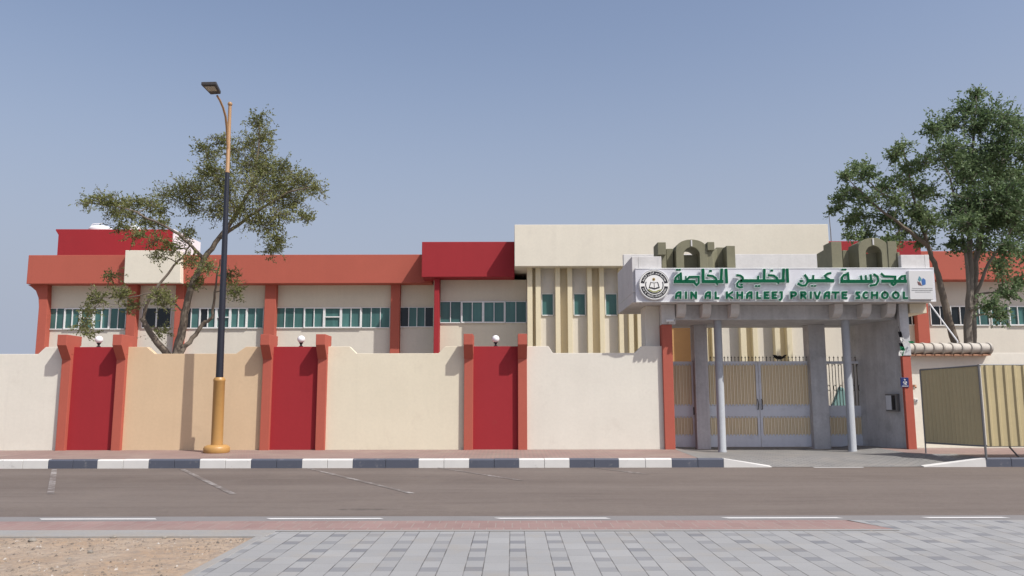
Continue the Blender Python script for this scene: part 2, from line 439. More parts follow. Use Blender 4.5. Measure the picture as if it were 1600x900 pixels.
class MB:
    def __init__(s):
        s.v, s.f, s.mi = [], [], []
        s.cur = 0

    def add(s, vs, fs):
        o = len(s.v)
        s.v += [Vector(p) for p in vs]
        s.f += [tuple(i + o for i in f) for f in fs]
        s.mi += [s.cur] * len(fs)
        return s

    def box(s, x0, x1, y0, y1, z0, z1):
        x0, x1 = min(x0, x1), max(x0, x1)
        y0, y1 = min(y0, y1), max(y0, y1)
        z0, z1 = min(z0, z1), max(z0, z1)
        return s.add([(x0, y0, z0), (x1, y0, z0), (x1, y1, z0), (x0, y1, z0), (x0, y0, z1), (x1, y0, z1), (x1, y1, z1), (x0, y1, z1)],
                     [(0, 3, 2, 1), (4, 5, 6, 7), (0, 1, 5, 4), (1, 2, 6, 5), (2, 3, 7, 6), (3, 0, 4, 7)])

    def prism(s, poly, y0, y1):
        """outline in XZ, extruded along Y"""
        a = sum(poly[i][0] * poly[(i + 1) % len(poly)][1] - poly[(i + 1) % len(poly)][0] * poly[i][1] for i in range(len(poly)))
        if a < 0:
            poly = poly[::-1]
        n = len(poly)
        vs = [(p[0], y0, p[1]) for p in poly] + [(p[0], y1, p[1]) for p in poly]
        fs = [tuple(range(n)), tuple(range(2 * n - 1, n - 1, -1))]
        fs += [(i, i + n, (i + 1) % n + n, (i + 1) % n) for i in range(n)]
        return s.add(vs, fs)

    def prism_z(s, poly, z0, z1):
        a = sum(poly[i][0] * poly[(i + 1) % len(poly)][1] - poly[(i + 1) % len(poly)][0] * poly[i][1] for i in range(len(poly)))
        if a < 0:
            poly = poly[::-1]
        n = len(poly)
        vs = [(p[0], p[1], z0) for p in poly] + [(p[0], p[1], z1) for p in poly]
        fs = [tuple(range(n - 1, -1, -1)), tuple(range(n, 2 * n))]
        fs += [(i, (i + 1) % n, (i + 1) % n + n, i + n) for i in range(n)]
        return s.add(vs, fs)

    def prism_x(s, poly, x0, x1):
        """outline in YZ, extruded along X"""
        a = sum(poly[i][0] * poly[(i + 1) % len(poly)][1] - poly[(i + 1) % len(poly)][0] * poly[i][1] for i in range(len(poly)))
        if a < 0:
            poly = poly[::-1]
        n = len(poly)
        vs = [(x0, p[0], p[1]) for p in poly] + [(x1, p[0], p[1]) for p in poly]
        fs = [tuple(range(n - 1, -1, -1)), tuple(range(n, 2 * n))]
        fs += [(i, (i + 1) % n, (i + 1) % n + n, i + n) for i in range(n)]
        return s.add(vs, fs)

    def tube(s, pts, rad, n=10, caps=True):
        pts = [Vector(p) for p in pts]
        if not hasattr(rad, '__len__'):
            rad = [rad] * len(pts)
        o = []
        prev = None
        for i, p in enumerate(pts):
            t = (pts[min(i + 1, len(pts) - 1)] - pts[max(i - 1, 0)]).normalized()
            if prev is None:
                a = Vector((0, 1, 0)) if abs(t.y) < .9 else Vector((1, 0, 0))
                x = t.cross(a).normalized()
            else:
                x = (prev - t * prev.dot(t)).normalized()
            prev = x
            y = t.cross(x)
            for k in range(n):
                w = 2 * math.pi * k / n
                o.append(p + (x * math.cos(w) + y * math.sin(w)) * rad[i])
        fs = []
        for i in range(len(pts) - 1):
            for k in range(n):
                fs.append((i * n + k, i * n + (k + 1) % n, (i + 1) * n + (k + 1) % n, (i + 1) * n + k))
        if caps:
            fs.append(tuple(range(n - 1, -1, -1)))
            fs.append(tuple(range((len(pts) - 1) * n, len(pts) * n)))
        return s.add(o, fs)

    def lathe(s, cx, cy, prof, n=24):
        vs, fs = [], []
        for r, z in prof:
            for k in range(n):
                w = 2 * math.pi * k / n
                vs.append((cx + r * math.cos(w), cy + r * math.sin(w), z))
        for i in range(len(prof) - 1):
            for k in range(n):
                fs.append((i * n + k, i * n + (k + 1) % n, (i + 1) * n + (k + 1) % n, (i + 1) * n + k))
        fs.append(tuple(range(n - 1, -1, -1)))
        fs.append(tuple(range((len(prof) - 1) * n, len(prof) * n)))
        return s.add(vs, fs)

    def build(s, name, mat, parent=None, org=None, smooth=False, bevel=0):
        me = bpy.data.meshes.new(name)
        o = bpy.data.objects.new(name, me)
        if parent is not None:
            org = ORG[parent.name]
        org = Vector(org or (0, 0, 0))
        me.from_pydata([tuple(p - org) for p in s.v], [], s.f)
        for m in (mat if isinstance(mat, (list, tuple)) else [mat]):
            me.materials.append(m)
        me.polygons.foreach_set('material_index', s.mi)
        if smooth:
            me.polygons.foreach_set('use_smooth', [True] * len(s.f))
        me.update()
        C.objects.link(o)
        if parent is not None:
            o.parent = parent
        else:
            o.location = org
        ORG[o.name] = org
        if smooth:
            try:
                me.set_sharp_from_angle(angle=R(40))
            except Exception:
                pass
        if bevel:
            md = o.modifiers.new('bevel', 'BEVEL')
            md.width = bevel
            md.segments = 2
            md.limit_method = 'ANGLE'
        return o


def tag(o, label, cat, group=None):
    o['label'] = label
    o['category'] = cat
    if group:
        o['group'] = group
    return o


def thing(name, loc, label, cat, group=None):
    o = bpy.data.objects.new(name, None)
    o.empty_display_size = .3
    C.objects.link(o)
    o.location = loc
    ORG[o.name] = Vector(loc)
    return tag(o, label, cat, group)


def struct(o, kind='structure'):
    o['kind'] = kind
    return o


def copy_thing(o, loc, label, group):
    c = o.copy()
    C.objects.link(c)
    c.location = loc
    ORG[c.name] = Vector(loc)
    tag(c, label, o['category'], group)
    for ch in list(o.children):
        k = ch.copy()
        C.objects.link(k)
        k.parent = c
        for g in list(ch.children):
            q = g.copy()
            C.objects.link(q)
            q.parent = k
    return c


def ribbon(mb, pts, w, fy, dpt, mp):
    """a flat-pen stroke in picture-like units, laid on the plane y=fy facing the viewer, dpt thick"""
    P = [Vector(p) for p in pts]
    ds = [(P[i + 1] - P[i]).normalized() for i in range(len(P) - 1)]
    P[0] = P[0] - ds[0] * w * .25
    P[-1] = P[-1] + ds[-1] * w * .25
    L, Rr = [], []
    for i, p in enumerate(P):
        d0, d1 = ds[max(i - 1, 0)], ds[min(i, len(ds) - 1)]
        n0, n1 = Vector((-d0.y, d0.x)), Vector((-d1.y, d1.x))
        n = n0 + n1
        n = n.normalized() if n.length > .1 else n0
        k = w / 2 / max(.55, n.dot(n0))
        L.append(mp(*(p + n * k)))
        Rr.append(mp(*(p - n * k)))
    k = len(P)
    vs = [(x, fy, z) for x, z in L] + [(x, fy, z) for x, z in Rr]
    vs += [(x, fy + dpt, z) for x, z in L] + [(x, fy + dpt, z) for x, z in Rr]
    fs = []
    for i in range(k - 1):
        fs += [(i, i + 1, k + i + 1, k + i), (2 * k + i + 1, 2 * k + i, 3 * k + i, 3 * k + i + 1),
               (i + 1, i, 2 * k + i, 2 * k + i + 1), (k + i, k + i + 1, 3 * k + i + 1, 3 * k + i)]
    fs += [(0, k, 3 * k, 2 * k), (2 * k - 1, k - 1, 3 * k - 1, 4 * k - 1)]
    mb.add(vs, fs)


def grid_sheet(x0, x1, y0, y1, z, nx=1, ny=1, fz=None):
    mb = MB()
    vs = [(x0 + (x1 - x0) * i / nx, y0 + (y1 - y0) * j / ny, z) for j in range(ny + 1) for i in range(nx + 1)]
    if fz:
        vs = [(x, y, fz(x, y)) for x, y, _ in vs]
    fs = [(j * (nx + 1) + i, j * (nx + 1) + i + 1, (j + 1) * (nx + 1) + i + 1, (j + 1) * (nx + 1) + i) for j in range(ny) for i in range(nx)]
    return mb.add(vs, fs)


# ---------------------------------------------------------------- ground, road, pavements
WY = 21.0                     # front face of the boundary wall
KY = 18.15                    # road side of the kerb
SW = 0.13                     # level of the gate forecourt
KS = 0.19                     # sidewalk height at the kerb
WB = 0.228                    # and at the foot of the wall, the pavement falls towards the road
ROAD_N = at(800, 806.5, z=0).y
BR1 = at(800, 814, z=0).y
BR0 = at(800, 828.5, z=0).y
CE0 = at(800, 838, z=0).y
SAND_X = at(415, 838, z=0).x
struct(grid_sheet(-900, 900, -60, 1500, -.06).build('ground', M['sand_far']))
struct(grid_sheet(-90, 90, ROAD_N, KY + .05, 0).build('road', M['asphalt']))
struct(grid_sheet(-90, 90, BR1, ROAD_N, .002).build('gutter', M['gutter']))
XB = at(1345, 820, z=0).x
struct(MB().add([(-90, BR0, .004), (XB + .25, BR0, .004), (XB - .05, BR1, .004), (-90, BR1, .004)], [(0, 1, 2, 3)]).build('brick_path', M['brick_strip']))
struct(MB().box(-90, SAND_X + .02, CE0, BR0 - .004, -.06, .012).build('kerb_edging', M['concrete_ground'], bevel=.008))
struct(MB().add([(SAND_X - .01, -12, .003), (40, -12, .003), (40, BR1, .003), (XB, BR1, .003), (XB + .25, BR0, .003), (XB + .25, BR0 - .10, .003), (SAND_X - .01, BR0 - .10, .003)],
                [(0, 1, 2, 3, 4, 5, 6)]).build('paved_area', M['pavers']))
struct(grid_sheet(SAND_X + .02, XB + .25, BR0 - .10, BR0, .007).build('edging_strip', M['concrete_ground']))
struct(MB().box(SAND_X - .1, SAND_X, -12, CE0 - .005, -.06, .008).build('paving_edge', M['concrete_ground'], bevel=.006))


def sand_z(x, y):
    edge = min(1, max(0, (SAND_X - .12 - x) / .5)) * min(1, max(0, (CE0 - y) / .4))
    n = mnoise.noise(Vector((x * .9, y * .9, 0))) * .03 + mnoise.noise(Vector((x * 4, y * 4, 3))) * .012 + mnoise.noise(Vector((x * 14, y * 14, 5))) * .005
    return -.012 + edge * (.012 + n)


struct(grid_sheet(-12, SAND_X - .1, 2, CE0, 0, 190, 140, sand_z).build('sand', M['sand'], smooth=True))
struct(grid_sheet(-90, -12, -12, CE0, -.012).build('sand_verge', M['sand']))

AX0 = at(1066, 712, z=SW).x            # driveway apron between the kerb ramps
AX1 = at(1440, 716, z=SW).x


def walk_z(y):
    return KS + (WB - KS) * min(1.08, max(0, (y - KY - .15) / (WY - KY - .15)))


XK = X(1541, 726, KY)
YS = 19.35
SIDE = [(KY + .151, -.05), (KY + .151, KS), (WY + .22, walk_z(WY + .22)), (WY + .22, -.05)]
struct(MB().prism_x(SIDE, -90, AX0).build('sidewalk', M['sidewalk']))
struct(MB().prism_x([(YS, -.05), (YS, walk_z(YS))] + SIDE[2:], AX1, XK).build('back_pavement', M['sidewalk']))
struct(MB().prism_x(SIDE, XK + .002, 90).build('side_pavement', M['sidewalk']))
struct(grid_sheet(AX1, XK, KY + .153, YS, 0, 12, 16, lambda x, y: .02 + (walk_z(y) + .003 - .02) * min(1, max((x - AX1 - .35) / (XK - AX1 - .35), (y - KY - .15) / (YS - KY - .15), 0))).build('driveway_edge', M['apron']))


def apron_z(x, y):
    k = min(1, max(0, 1 - (x - AX0) / 1.0)) ** 2
    kr = min(1, max(0, 1 - (AX1 - x) / 1.0)) ** 2
    up = min(1, max(0, (y - KY - .02) / 1.3))
    flat = .006 + (SW - .002) * up
    if kr:
        e = .02 + (walk_z(y) + .003 - .02) * min(1, max(0, (y - KY - .15) / (YS - KY - .15)))
        return flat * (1 - kr) + e * kr
    return flat * (1 - k) + (walk_z(y) + .003) * k if y > KY + .12 else flat + .003 * k




struct(grid_sheet(AX0, AX1, KY + .02, 26, 0, 40, 60, apron_z).build('driveway', M['apron']))
struct(grid_sheet(-60, AX0 - .003, WY + .15, 90, WB - .02).build('courtyard', M['court']))
struct(grid_sheet(AX1 + .003, 60, WY + .15, 90, WB - .02).build('side_yard', M['court']))
struct(grid_sheet(AX0, AX1, 26, 90, SW + .002).build('entrance_yard', M['court']))

kb = MB()
marks = [75, 152, 232, 312, 392, 472, 551, 654, 733, 811, 890, 967, 1050, 1131]
xs = [X(u, 726, KY) for u in marks]
blk = (xs[-1] - xs[0]) / 13.3
left = []
x = xs[0]
while x > -40:
    left.append(x - blk)
    x -= blk
xs = left[::-1] + xs
col = (len(left) + 1) % 2           # the block left of the first mark is white
prof = lambda t: [(KY, -.06), (KY, t - .025), (KY + .025, t), (KY + .15, t), (KY + .15, -.06)]
for i in range(len(xs) - 1):
    a, b_ = xs[i], xs[i + 1]
    kb.cur = 0 if (len(left) - i) % 2 == 1 else 1
    mid = (a + b_) / 2
    for p, q in ((a, mid - .004), (mid + .004, b_ - .004)):
        kb.prism_x(prof(KS + .008 + rnd.uniform(-.004, .004)), p, q)


def ramp_block(x0, x1):                # kerb stone sinking to the road at x1
    kb.cur = 0
    h = KS + .008
    kb.add([(x0, KY, -.06), (x1, KY, -.06), (x0, KY, h), (x1, KY, .012), (x0, KY + .15, -.06), (x1, KY + .15, -.06), (x0, KY + .15, h), (x1, KY + .15, .03)],
           [(0, 1, 3, 2), (4, 6, 7, 5), (2, 3, 7, 6), (0, 2, 6, 4), (1, 5, 7, 3), (0, 4, 5, 1)] if x1 > x0 else
           [(0, 2, 3, 1), (4, 5, 7, 6), (2, 6, 7, 3), (0, 4, 6, 2), (1, 3, 7, 5), (0, 1, 5, 4)])


ramp_block(xs[-1], X(1206, 730, KY))
xr = X(1541, 726, KY)
ramp_block(xr, X(1444, 730, KY))
for i in range(30):
    kb.cur = 1 - i % 2
    a = xr + i * blk
    kb.prism_x(prof(KS + .008), a, a + blk / 2 - .004)
    kb.prism_x(prof(KS + .008), a + blk / 2 + .004, a + blk - .004)
struct(kb.build('kerb', [M['kerb_white'], M['kerb_dark']], bevel=.006))

rm = MB()
for u0, u1, v in ((-330, -135, 814), (65, 245, 812.3), (418, 597, 810.5), (775, 951, 809.3), (1133, 1316, 812), (1450, 1580, 812.3), (1790, 1960, 815)):
    p, q = at(u0, 811, z=0), at(u1, 811, z=0)
    yy = at(800, 810.5, z=0).y
    rm.add([(p.x + .05, yy - .045, .006), (q.x + .03, yy - .045, .006), (q.x - .03, yy + .045, .006), (p.x - .03, yy + .045, .006)], [(0, 1, 2, 3)])
p, q = at(1282, 733, z=0), at(1362, 733, z=0)
rm.add([(p.x, KY - .16, .006), (q.x, KY - .16, .006), (q.x, KY - .03, .006), (p.x, KY - .03, .006)], [(0, 1, 2, 3)])
struct(rm.build('road_marking', M['line']))
rw = MB()
for (u0, v0, u1, v1) in ((85, 733, 79, 772), (284, 733, 364, 772), (483, 732, 643, 771), (680, 730, 815, 751), (920, 730, 1010, 741)):
    p, q = at(u0, v0, z=0), at(u1, v1, z=0)
    rw.add([(p.x - .06, p.y, .005), (q.x - .06, q.y, .005), (q.x + .06, q.y, .005), (p.x + .06, p.y, .005)], [(0, 1, 2, 3)])
struct(rw.build('parking_marking', M['line_worn']))

# ---------------------------------------------------------------- boundary wall
HI, LO = Z(541.0, WY), Z(551.8, WY)
wall = thing('boundary_wall', (X(560, 620, WY), WY, WB), 'long rendered boundary wall of white, peach, cream and red panels with orange capped pillars', 'wall')
PILL = [X(u + 6.5, 620, WY - .11) for u in (93, 179, 409, 495.5, 725.5, 810)]
PW = .235
WT = .2


def wall_panel(x0, x1, dips, mat, label=None, name='wall_panel'):
    top = [(x0, HI)]
    for (a, b, c, d) in dips:
        top += [(a, HI), (b, LO), (c, LO), (d, HI)]
    top += [(x1, HI)]
    top = [p for i, p in enumerate(top) if i == 0 or abs(p[0] - top[i - 1][0]) > 1e-4]
    o = MB().prism([(x0, 0)] + top + [(x1, 0)], WY, WY + WT).build(name, mat, wall, bevel=.008)
    if label:
        o['label'] = label


U = lambda u: X(u, 547, WY)
wall_panel(-40, PILL[0], [(-39, -38.7, U(60), U(71))], M['white_wall'], 'white panel at the left end of the wall')
wall_panel(PILL[0], PILL[1], [], M['red_wall'], None, 'red_panel')
wall_panel(PILL[1], PILL[2], [(U(229), U(242), U(369), U(384))], M['peach_wall'], 'peach coloured panel behind the street lamp')
wall_panel(PILL[2], PILL[3], [], M['red_wall'], None, 'red_panel')
wall_panel(PILL[3], PILL[4], [(U(546), U(557), U(685), U(696))], M['cream_wall'], 'cream panel between two red panels')
wall_panel(PILL[4], PILL[5], [], M['red_wall'], None, 'red_panel')
wall_panel(PILL[5], U(1040), [(U(857), U(864), U(992), U(1003))], M['white_wall'], 'off white panel beside the gate')
CT = Z(521.5, WY - .39)
for px in PILL:
    f0 = WY - .115
    p = MB().box(px - PW / 2, px + PW / 2, f0, WY + WT + .004, 0, HI - .20).build('pillar', M['orange'], wall, bevel=.006)
    cf = WY - .39
    cap = [(f0 - .002, HI - .34), (cf, HI + .02), (cf, CT), (WY + .34, CT), (WY + .34, HI + .06), (WY + WT + .006, HI - .02), (WY + WT + .006, HI - .20), (f0, HI - .2)]
    MB().prism_x(cap, px - PW / 2 - .004, px + PW / 2 + .004).build('cap', M['orange'], p, bevel=.008)

GL = None
for i, (u, lab) in enumerate(((154.5, 'white globe lamp on the leftmost red wall panel'), (470.5, 'white globe lamp on the middle red wall panel right of the street lamp'),
                              (774.5, 'white globe lamp on the red wall panel nearest the gate'))):
    loc = (X(u, 535, WY + .1), WY + .1, HI)
    if GL is None:
        GL = thing('globe_lamp', loc, lab, 'wall lamp', 'globe lamps on the boundary wall')
        x, y, z = loc
        MB().lathe(x, y, [(.055, z), (.055, z + .02), (.028, z + .03), (.028, z + .07), (.055, z + .10), (.05, z + .12)], 16).build('lamp_base', M['black'], GL, smooth=True)
        s = MB()
        c0, r = z + .2, .1
        s.lathe(x, y, [(max(.002, r * math.sin(t)), c0 - r * math.cos(t)) for t in [math.pi * k / 16 for k in range(17)]], 24)
        s.build('globe', M['globe'], GL, smooth=True)
    else:
        copy_thing(GL, loc, lab, 'globe lamps on the boundary wall')

# right-hand wall beyond the gate
RY = 21.9
rwall = thing('side_wall', (X(1520, 620, RY), RY, SW), 'off white wall right of the gate with a barrel tile coping', 'wall')
rtop = Z(551.5, RY, 1500)
rx0 = X(1413, 600, RY)
cx1 = X(1541, 545, RY)
MB().box(rx0, 45, RY, RY + .2, 0, rtop).build('wall_panel', M['white_wall'], rwall, bevel=.008)
cx0 = X(1412, 545, RY - .1)
cz = Z(544.5, RY - .2, 1480)
cop = MB()
nt_ = 9
tw = (cx1 - cx0) / nt_
for i in range(nt_):                           # overlapping barrel tiles along the wall head
    a = cx0 + i * tw
    poly = []
    for k in range(13):
        t = math.pi * (k / 12) * 1.25 - .2
        poly.append((t, .23))
    n = 16
    vs = []
    for xx, rr in ((a - .02, .200), (a + tw * .82, .175), (a + tw * .88, .205), (a + tw + .012, .208)):
        for k in range(n):
            w = 2 * math.pi * k / n
            vs.append((xx, RY - .09 + math.cos(w) * rr * 1.1, cz + math.sin(w) * rr * .82))
    fs = [(j * n + k, j * n + (k + 1) % n, (j + 1) * n + (k + 1) % n, (j + 1) * n + k) for j in range(3) for k in range(n)]
    fs += [tuple(range(n)), tuple(range(4 * n - 1, 3 * n - 1, -1))]
    cop.add(vs, fs)
ct = cop.build('coping', M['tile'], rwall, smooth=True)
te = MB()
for i in range(nt_):
    te.box(cx0 + i * tw + .01, cx0 + (i + 1) * tw - .03, RY - .24, RY + .02, cz - .195, cz - .155)
te.build('tile_edge', M['terracotta'], ct)

# ---------------------------------------------------------------- school building
BO, BRD, BC = 32.0, 30.95, 30.1            # fascia fronts: orange, red, cream hall
WO, WR_, WC = 32.6, 31.75, 30.75           # wall planes behind them
school = thing('school_building', (X(800, 560, BC), BC, SW), 'long school building with orange and red roof bands and a tall cream central hall', 'building')


def bl(name, mat, mb, label=None, bevel=.012, parent=None):
    o = mb.build(name, mat, parent or school, bevel=bevel)
    if label:
        o['label'] = label
    return o


zO1, zO0 = Z(397.3, BO), Z(442, BO)
zR1, zR0 = Z(377.6, BRD), Z(432.5, BRD)
zC1, zC0 = Z(351, BC), Z(416, BC)
xOl, xOr = X(43, 420, BO), X(659, 420, BO)
xRl, xRr = X(659, 405, BRD), X(804, 405, BRD)
xCl, xCr = X(804, 385, BC), X(1295.5, 385, BC)
xR2 = X(1440, 405, BRD)
DEEP = 46
bl('roof_band', M['orange'], MB().box(xOl, xRl + .3, BO, DEEP, zO0, zO1), 'orange roof band of the left wing')
bl('roof_band', M['orange'], MB().box(xR2 - .3, 40, BO, DEEP, zO0 + .1, zO1 + .1), 'orange roof band of the right wing behind the trees')
bl('roof_band', M['red_wall'], MB().box(xRl, xCl - .003, BRD, DEEP + .01, zR0, zR1), 'red roof band left of the hall')
bl('roof_band', M['red_wall'], MB().box(xCr + .003, xR2, BRD, DEEP + .01, zR0, zR1), 'red roof band right of the hall')
bl('roof_band', M['fascia_cream'], MB().box(xCl, xCr, BC, DEEP + .02, zC0, zC1), 'tall cream roof band of the central hall')
YB = 39.0
bl('roof_band', M['red_wall'], MB().prism([(X(91, 380, YB), zO1), (X(91, 370, YB), Z(367, YB, 90)), (X(87, 360, YB), Z(360, YB, 90)), (X(87, 360, YB), Z(358, YB, 90)),
                                          (X(270, 360, YB), Z(358.5, YB, 270)), (X(270, 380, YB), zO1)], YB, 42.3), 'set back red block on the left wing roof')
bl('side_cladding', M['tank'], MB().box(X(270, 360, YB) + .003, X(270, 360, YB) + .08, YB + .02, 42.4, zO1, Z(358.5, YB, 270) + .01), 'white right side of the set back red block')
bl('fascia_panel', M['fascia_cream'], MB().prism([(X(193.5, 441, BO - .3), zO0 - .02), (X(196, 391, BO - .3), Z(391, BO - .3, 200)),
                                                 (X(282, 391, BO - .3), Z(391.5, BO - .3, 280)), (X(282, 441, BO - .3), zO0 - .02)], BO - .3, BO - .003), 'cream panel on the orange roof band')
# walls
uL = X(61, 500, WO)
bl('wall', M['facade_panel'], MB().box(uL, xRl + .4, WO, DEEP - .1, SW, zO0 + .004))
bl('wall', M['facade_panel'], MB().box(xR2 - .4, 39.5, WO, DEEP - .1, SW, zO0 + .104))
xF0 = X(823, 480, WR_)
bl('wall', M['facade_cream'], MB().box(xRl + .404, xF0, WR_, DEEP - .1, SW, zR0 + .004))
bl('wall', M['facade_panel'], MB().box(xCr - .3, xR2 - .404, WR_, DEEP - .1, SW, zR0 + .004))
xP0, xP1 = X(1004, 530, WC), X(1092, 530, WC)
bl('wall', M['facade_panel'], MB().box(xF0 + .003, xP0, WC, DEEP - .1, SW, zC0 + .004))
bl('wall', M['facade_panel'], MB().box(xP1, xCr - .303, WC, DEEP - .1, SW, zC0 + .004))
bl('wall', M['peach_dark'], MB().box(xP0 + .003, xP1 - .003, WC + .5, DEEP - .1, SW, zC0 + .004), 'orange peach entrance wall behind the small gate')


bl('wall_band', M['facade_cream'], MB().box(uL + .01, xRl + .39, WO - .004, WO - .001, Z(480, WO), zO0 + .003), bevel=0)
# columns
def column(u0, u1, v, Yc, Yw, z1, mat):
    bl('column', mat, MB().box(X(u0, v, Yc), X(u1, v, Yc), Yc, Yw + .05, SW, z1 + .002))


for u0, u1 in ((197.5, 212), (272.5, 286), (412.5, 430), (610, 624.5)):
    column(u0, u1, 490, BO + .3, WO, zO0, M['orange'])
c_ = MB()
pr = [(X(58, 520, BO + .3), SW), (X(60.5, 480, BO + .3), Z(478, BO + .3)), (X(60, 464, BO + .3), Z(464, BO + .3)), (X(56, 453, BO + .3), Z(453, BO + .3)),
      (X(49, 446.5, BO + .3), Z(447, BO + .3)), (X(43, 445, BO + .3), zO0 + .002), (X(74.5, 445, BO + .3), zO0 + .002), (X(73.5, 490, BO + .3), Z(490, BO + .3)), (X(71, 520, BO + .3), SW)]
pr[0] = (pr[1][0] + .0, SW)
pr[-1] = (pr[-2][0], SW)
bl('column', M['orange'], c_.prism(pr, BO + .3, WO + .4), 'corner column flaring out under the roof band')
column(678, 686, 490, BRD + .25, WR_, zR0, M['red_wall'])
column(1434, 1452, 505, BO + .3, WO, zO0 + .1, M['orange'])


# fins on the hall
def fin(u0, u1, v, w=None):
    a = X(u0, v, BC + .37)
    b = X(u1, v, BC + .37)
    bl('fin', M['fin'], MB().box(a, b, BC + .37, WC + .004, SW, zC0 + .003), bevel=.008)


for u0, u1 in ((824, 832), (837, 845), (868, 875.5), (887, 894.5), (918, 925.5), (937, 944.5), (967, 974)):
    fin(u0, u1, 480)
for u0, u1 in ((983, 990.5), (996.5, 1003)):
    fin(u0, u1, 525)
for u0, u1 in ((1100, 1106), (1113, 1119), (1157.5, 1166.5), (1176.5, 1184), (1211, 1219), (1230, 1238)):
    fin(u0, u1, 530)


for u0, u1, v in ((832, 837, 480), (875.5, 887, 480), (925.5, 937, 480), (990.5, 996.5, 525), (1106, 1113, 530), (1166.5, 1176.5, 530), (1219, 1230, 530)):
    bl('fin_recess', M['fin_recess'], MB().box(X(u0, v, WC) - .02, X(u1, v, WC) + .02, WC - .012, WC - .003, SW, zC0 + .001), bevel=0)


# windows
def window(u0, u1, v0, v1, Yw, groups, uref=None, dark=None, label=None):
    """groups: list of (panes, raised?, transom?)"""
    va = (v0 + v1) / 2
    x0, x1 = X(u0, va, Yw), X(u1, va, Yw)
    z0, z1 = Z(v1, Yw, (u0 + u1) / 2), Z(v0, Yw, (u0 + u1) / 2)
    fr, pn, pd = MB(), MB(), MB()
    tot = sum(n * (1.6 if t else 1.0) + .28 for n, r_, t in groups)
    yf = Yw - .05
    x = x0
    bw = .036
    fr.box(x0, x1, yf, Yw + .01, z0, z0 + bw)
    fr.box(x0, x1, yf, Yw + .01, z1 - bw * .6, z1)
    idx = 0
    for n, r_, t in groups:
        gw = (n * (1.6 if t else 1.0) + .28) / tot * (x1 - x0)
        ga, gb = x, x + gw
        yb = yf - (.03 if r_ else 0)
        b2 = bw * (1.25 if r_ else .8)
        fr.box(ga + .002, ga + b2, yb, Yw + .008, z0 + .002, z1 - .002)
        fr.box(gb - b2, gb - .002, yb, Yw + .008, z0 + .002, z1 - .002)
        if r_:
            fr.box(ga + b2, gb - b2, yb + .002, Yw - .03, z0 + .004, z0 + bw * 1.5)
            fr.box(ga + b2, gb - b2, yb + .002, Yw - .03, z1 - bw * 1.3, z1 - .004)
        pw = (gw - 2 * b2) / n
        for k in range(n):
            pa, pb = ga + b2 + k * pw, ga + b2 + (k + 1) * pw
            if k:
                fr.box(pa - bw * .4, pa + bw * .4, yb + .004, Yw + .006, z0 + bw, z1 - bw * .6)
            tgt = pd if (dark and idx in dark) else pn
            yy = Yw - .012 + rnd.uniform(-.004, .004)
            sk = rnd.uniform(-.004, .004)
            tgt.add([(pa, yy, z0), (pb, yy + sk, z0), (pb, yy + sk, z1), (pa, yy, z1)], [(0, 1, 2, 3)])
            idx += 1
        if t:
            zm = z0 + (z1 - z0) * .54
            fr.box(ga + b2, gb - b2, yb + .006, Yw + .004, zm - bw * .6, zm + bw * .6)
        x = gb
    o = bl('window', M['frame'], fr, label, bevel=0)
    if pn.v:
        pn.build('pane', M['glass'], o)
    if pd.v:
        pd.build('pane', M['glass_dark'], o)['label'] = 'dark open pane'
    return o


window(76, 197.5, 481.5, 515, WO, [(2, 0, 0), (2, 1, 0), (1, 1, 1), (2, 1, 0), (2, 0, 0)])
window(222, 268, 481, 513, WO, [(1, 0, 0), (1, 0, 0)], dark=(0, 1), label='dark narrow window behind the tree')
window(286, 412.5, 481, 513.5, WO, [(2, 0, 0), (2, 1, 0), (1, 1, 1), (2, 1, 0), (2, 0, 0)], dark=(0, 2))
window(430, 610, 480.5, 513, WO, [(3, 0, 0), (2, 1, 0), (1, 1, 1), (2, 1, 0), (3, 0, 0)])
window(625, 678, 480, 511.5, WO, [(4, 0, 0)], dark=(0, 3), label='window with two dark panes')
window(687, 823, 471, 505, WR_, [(2, 0, 0), (2, 1, 0), (2, 1, 0), (2, 0, 0)])
for u0, u1 in ((846, 865), (896, 915), (945.5, 964.5)):
    window(u0, u1, 459, 493.5, WC, [(1, 0, 0)])
window(1414, 1434, 478, 508.5, WO, [(2, 0, 0)], dark=(0, 1))
window(1453, 1545, 478, 509, WO, [(2, 0, 0), (2, 1, 0), (2, 0, 0)], dark=(0, 1, 2, 3))
window(1548, 1680, 478, 509, WO, [(2, 0, 0), (2, 1, 0), (1, 1, 1), (2, 1, 0), (2, 0, 0)])

# roof clutter
tb = thing('water_tank', (X(158, 357, 41.5), 41.5, Z(367, 41.5, 158)), 'larger low white tank top with a pipe above the set back red block', 'water tank')
x, y, z = tb.location
MB().lathe(x, y, [(.6, z), (.6, z + .28), (.48, z + .42), (.2, z + .5)], 28).build('tank_body', M['tank'], tb, smooth=True)
MB().tube([(x - .45, y - .3, z + .3), (x - .3, y - .3, z + .52), (x + .2, y - .3, z + .55)], .025, 8).build('pipe', M['tank'], tb)
tc = thing('water_tank', (x + 1.75, y, z), 'smaller white tank top showing above the set back red block behind the branches', 'water tank')
MB().lathe(x + 1.75, y, [(.5, z), (.5, z + .25), (.38, z + .40), (.15, z + .46)], 28).build('tank_body', M['tank'], tc, smooth=True)
MB().lathe(x + 1.75, y, [(.1, z + .455), (.1, z + .5), (.05, z + .51)], 14).build('lid', M['tank'], tc, smooth=True)
an = MB()
ax = X(1298.5, 372, 31.2)
an.tube([(ax, 31.2, zR1 + .002), (ax, 31.2, zR1 + .5), (ax - .03, 31.2, Z(335, 31.2, 1297)), (ax - .05, 31.2, Z(322, 31.2, 1297)), (ax + .02, 31.2, Z(318, 31.2, 1297))], [.022, .02, .016, .014, .012], 8)
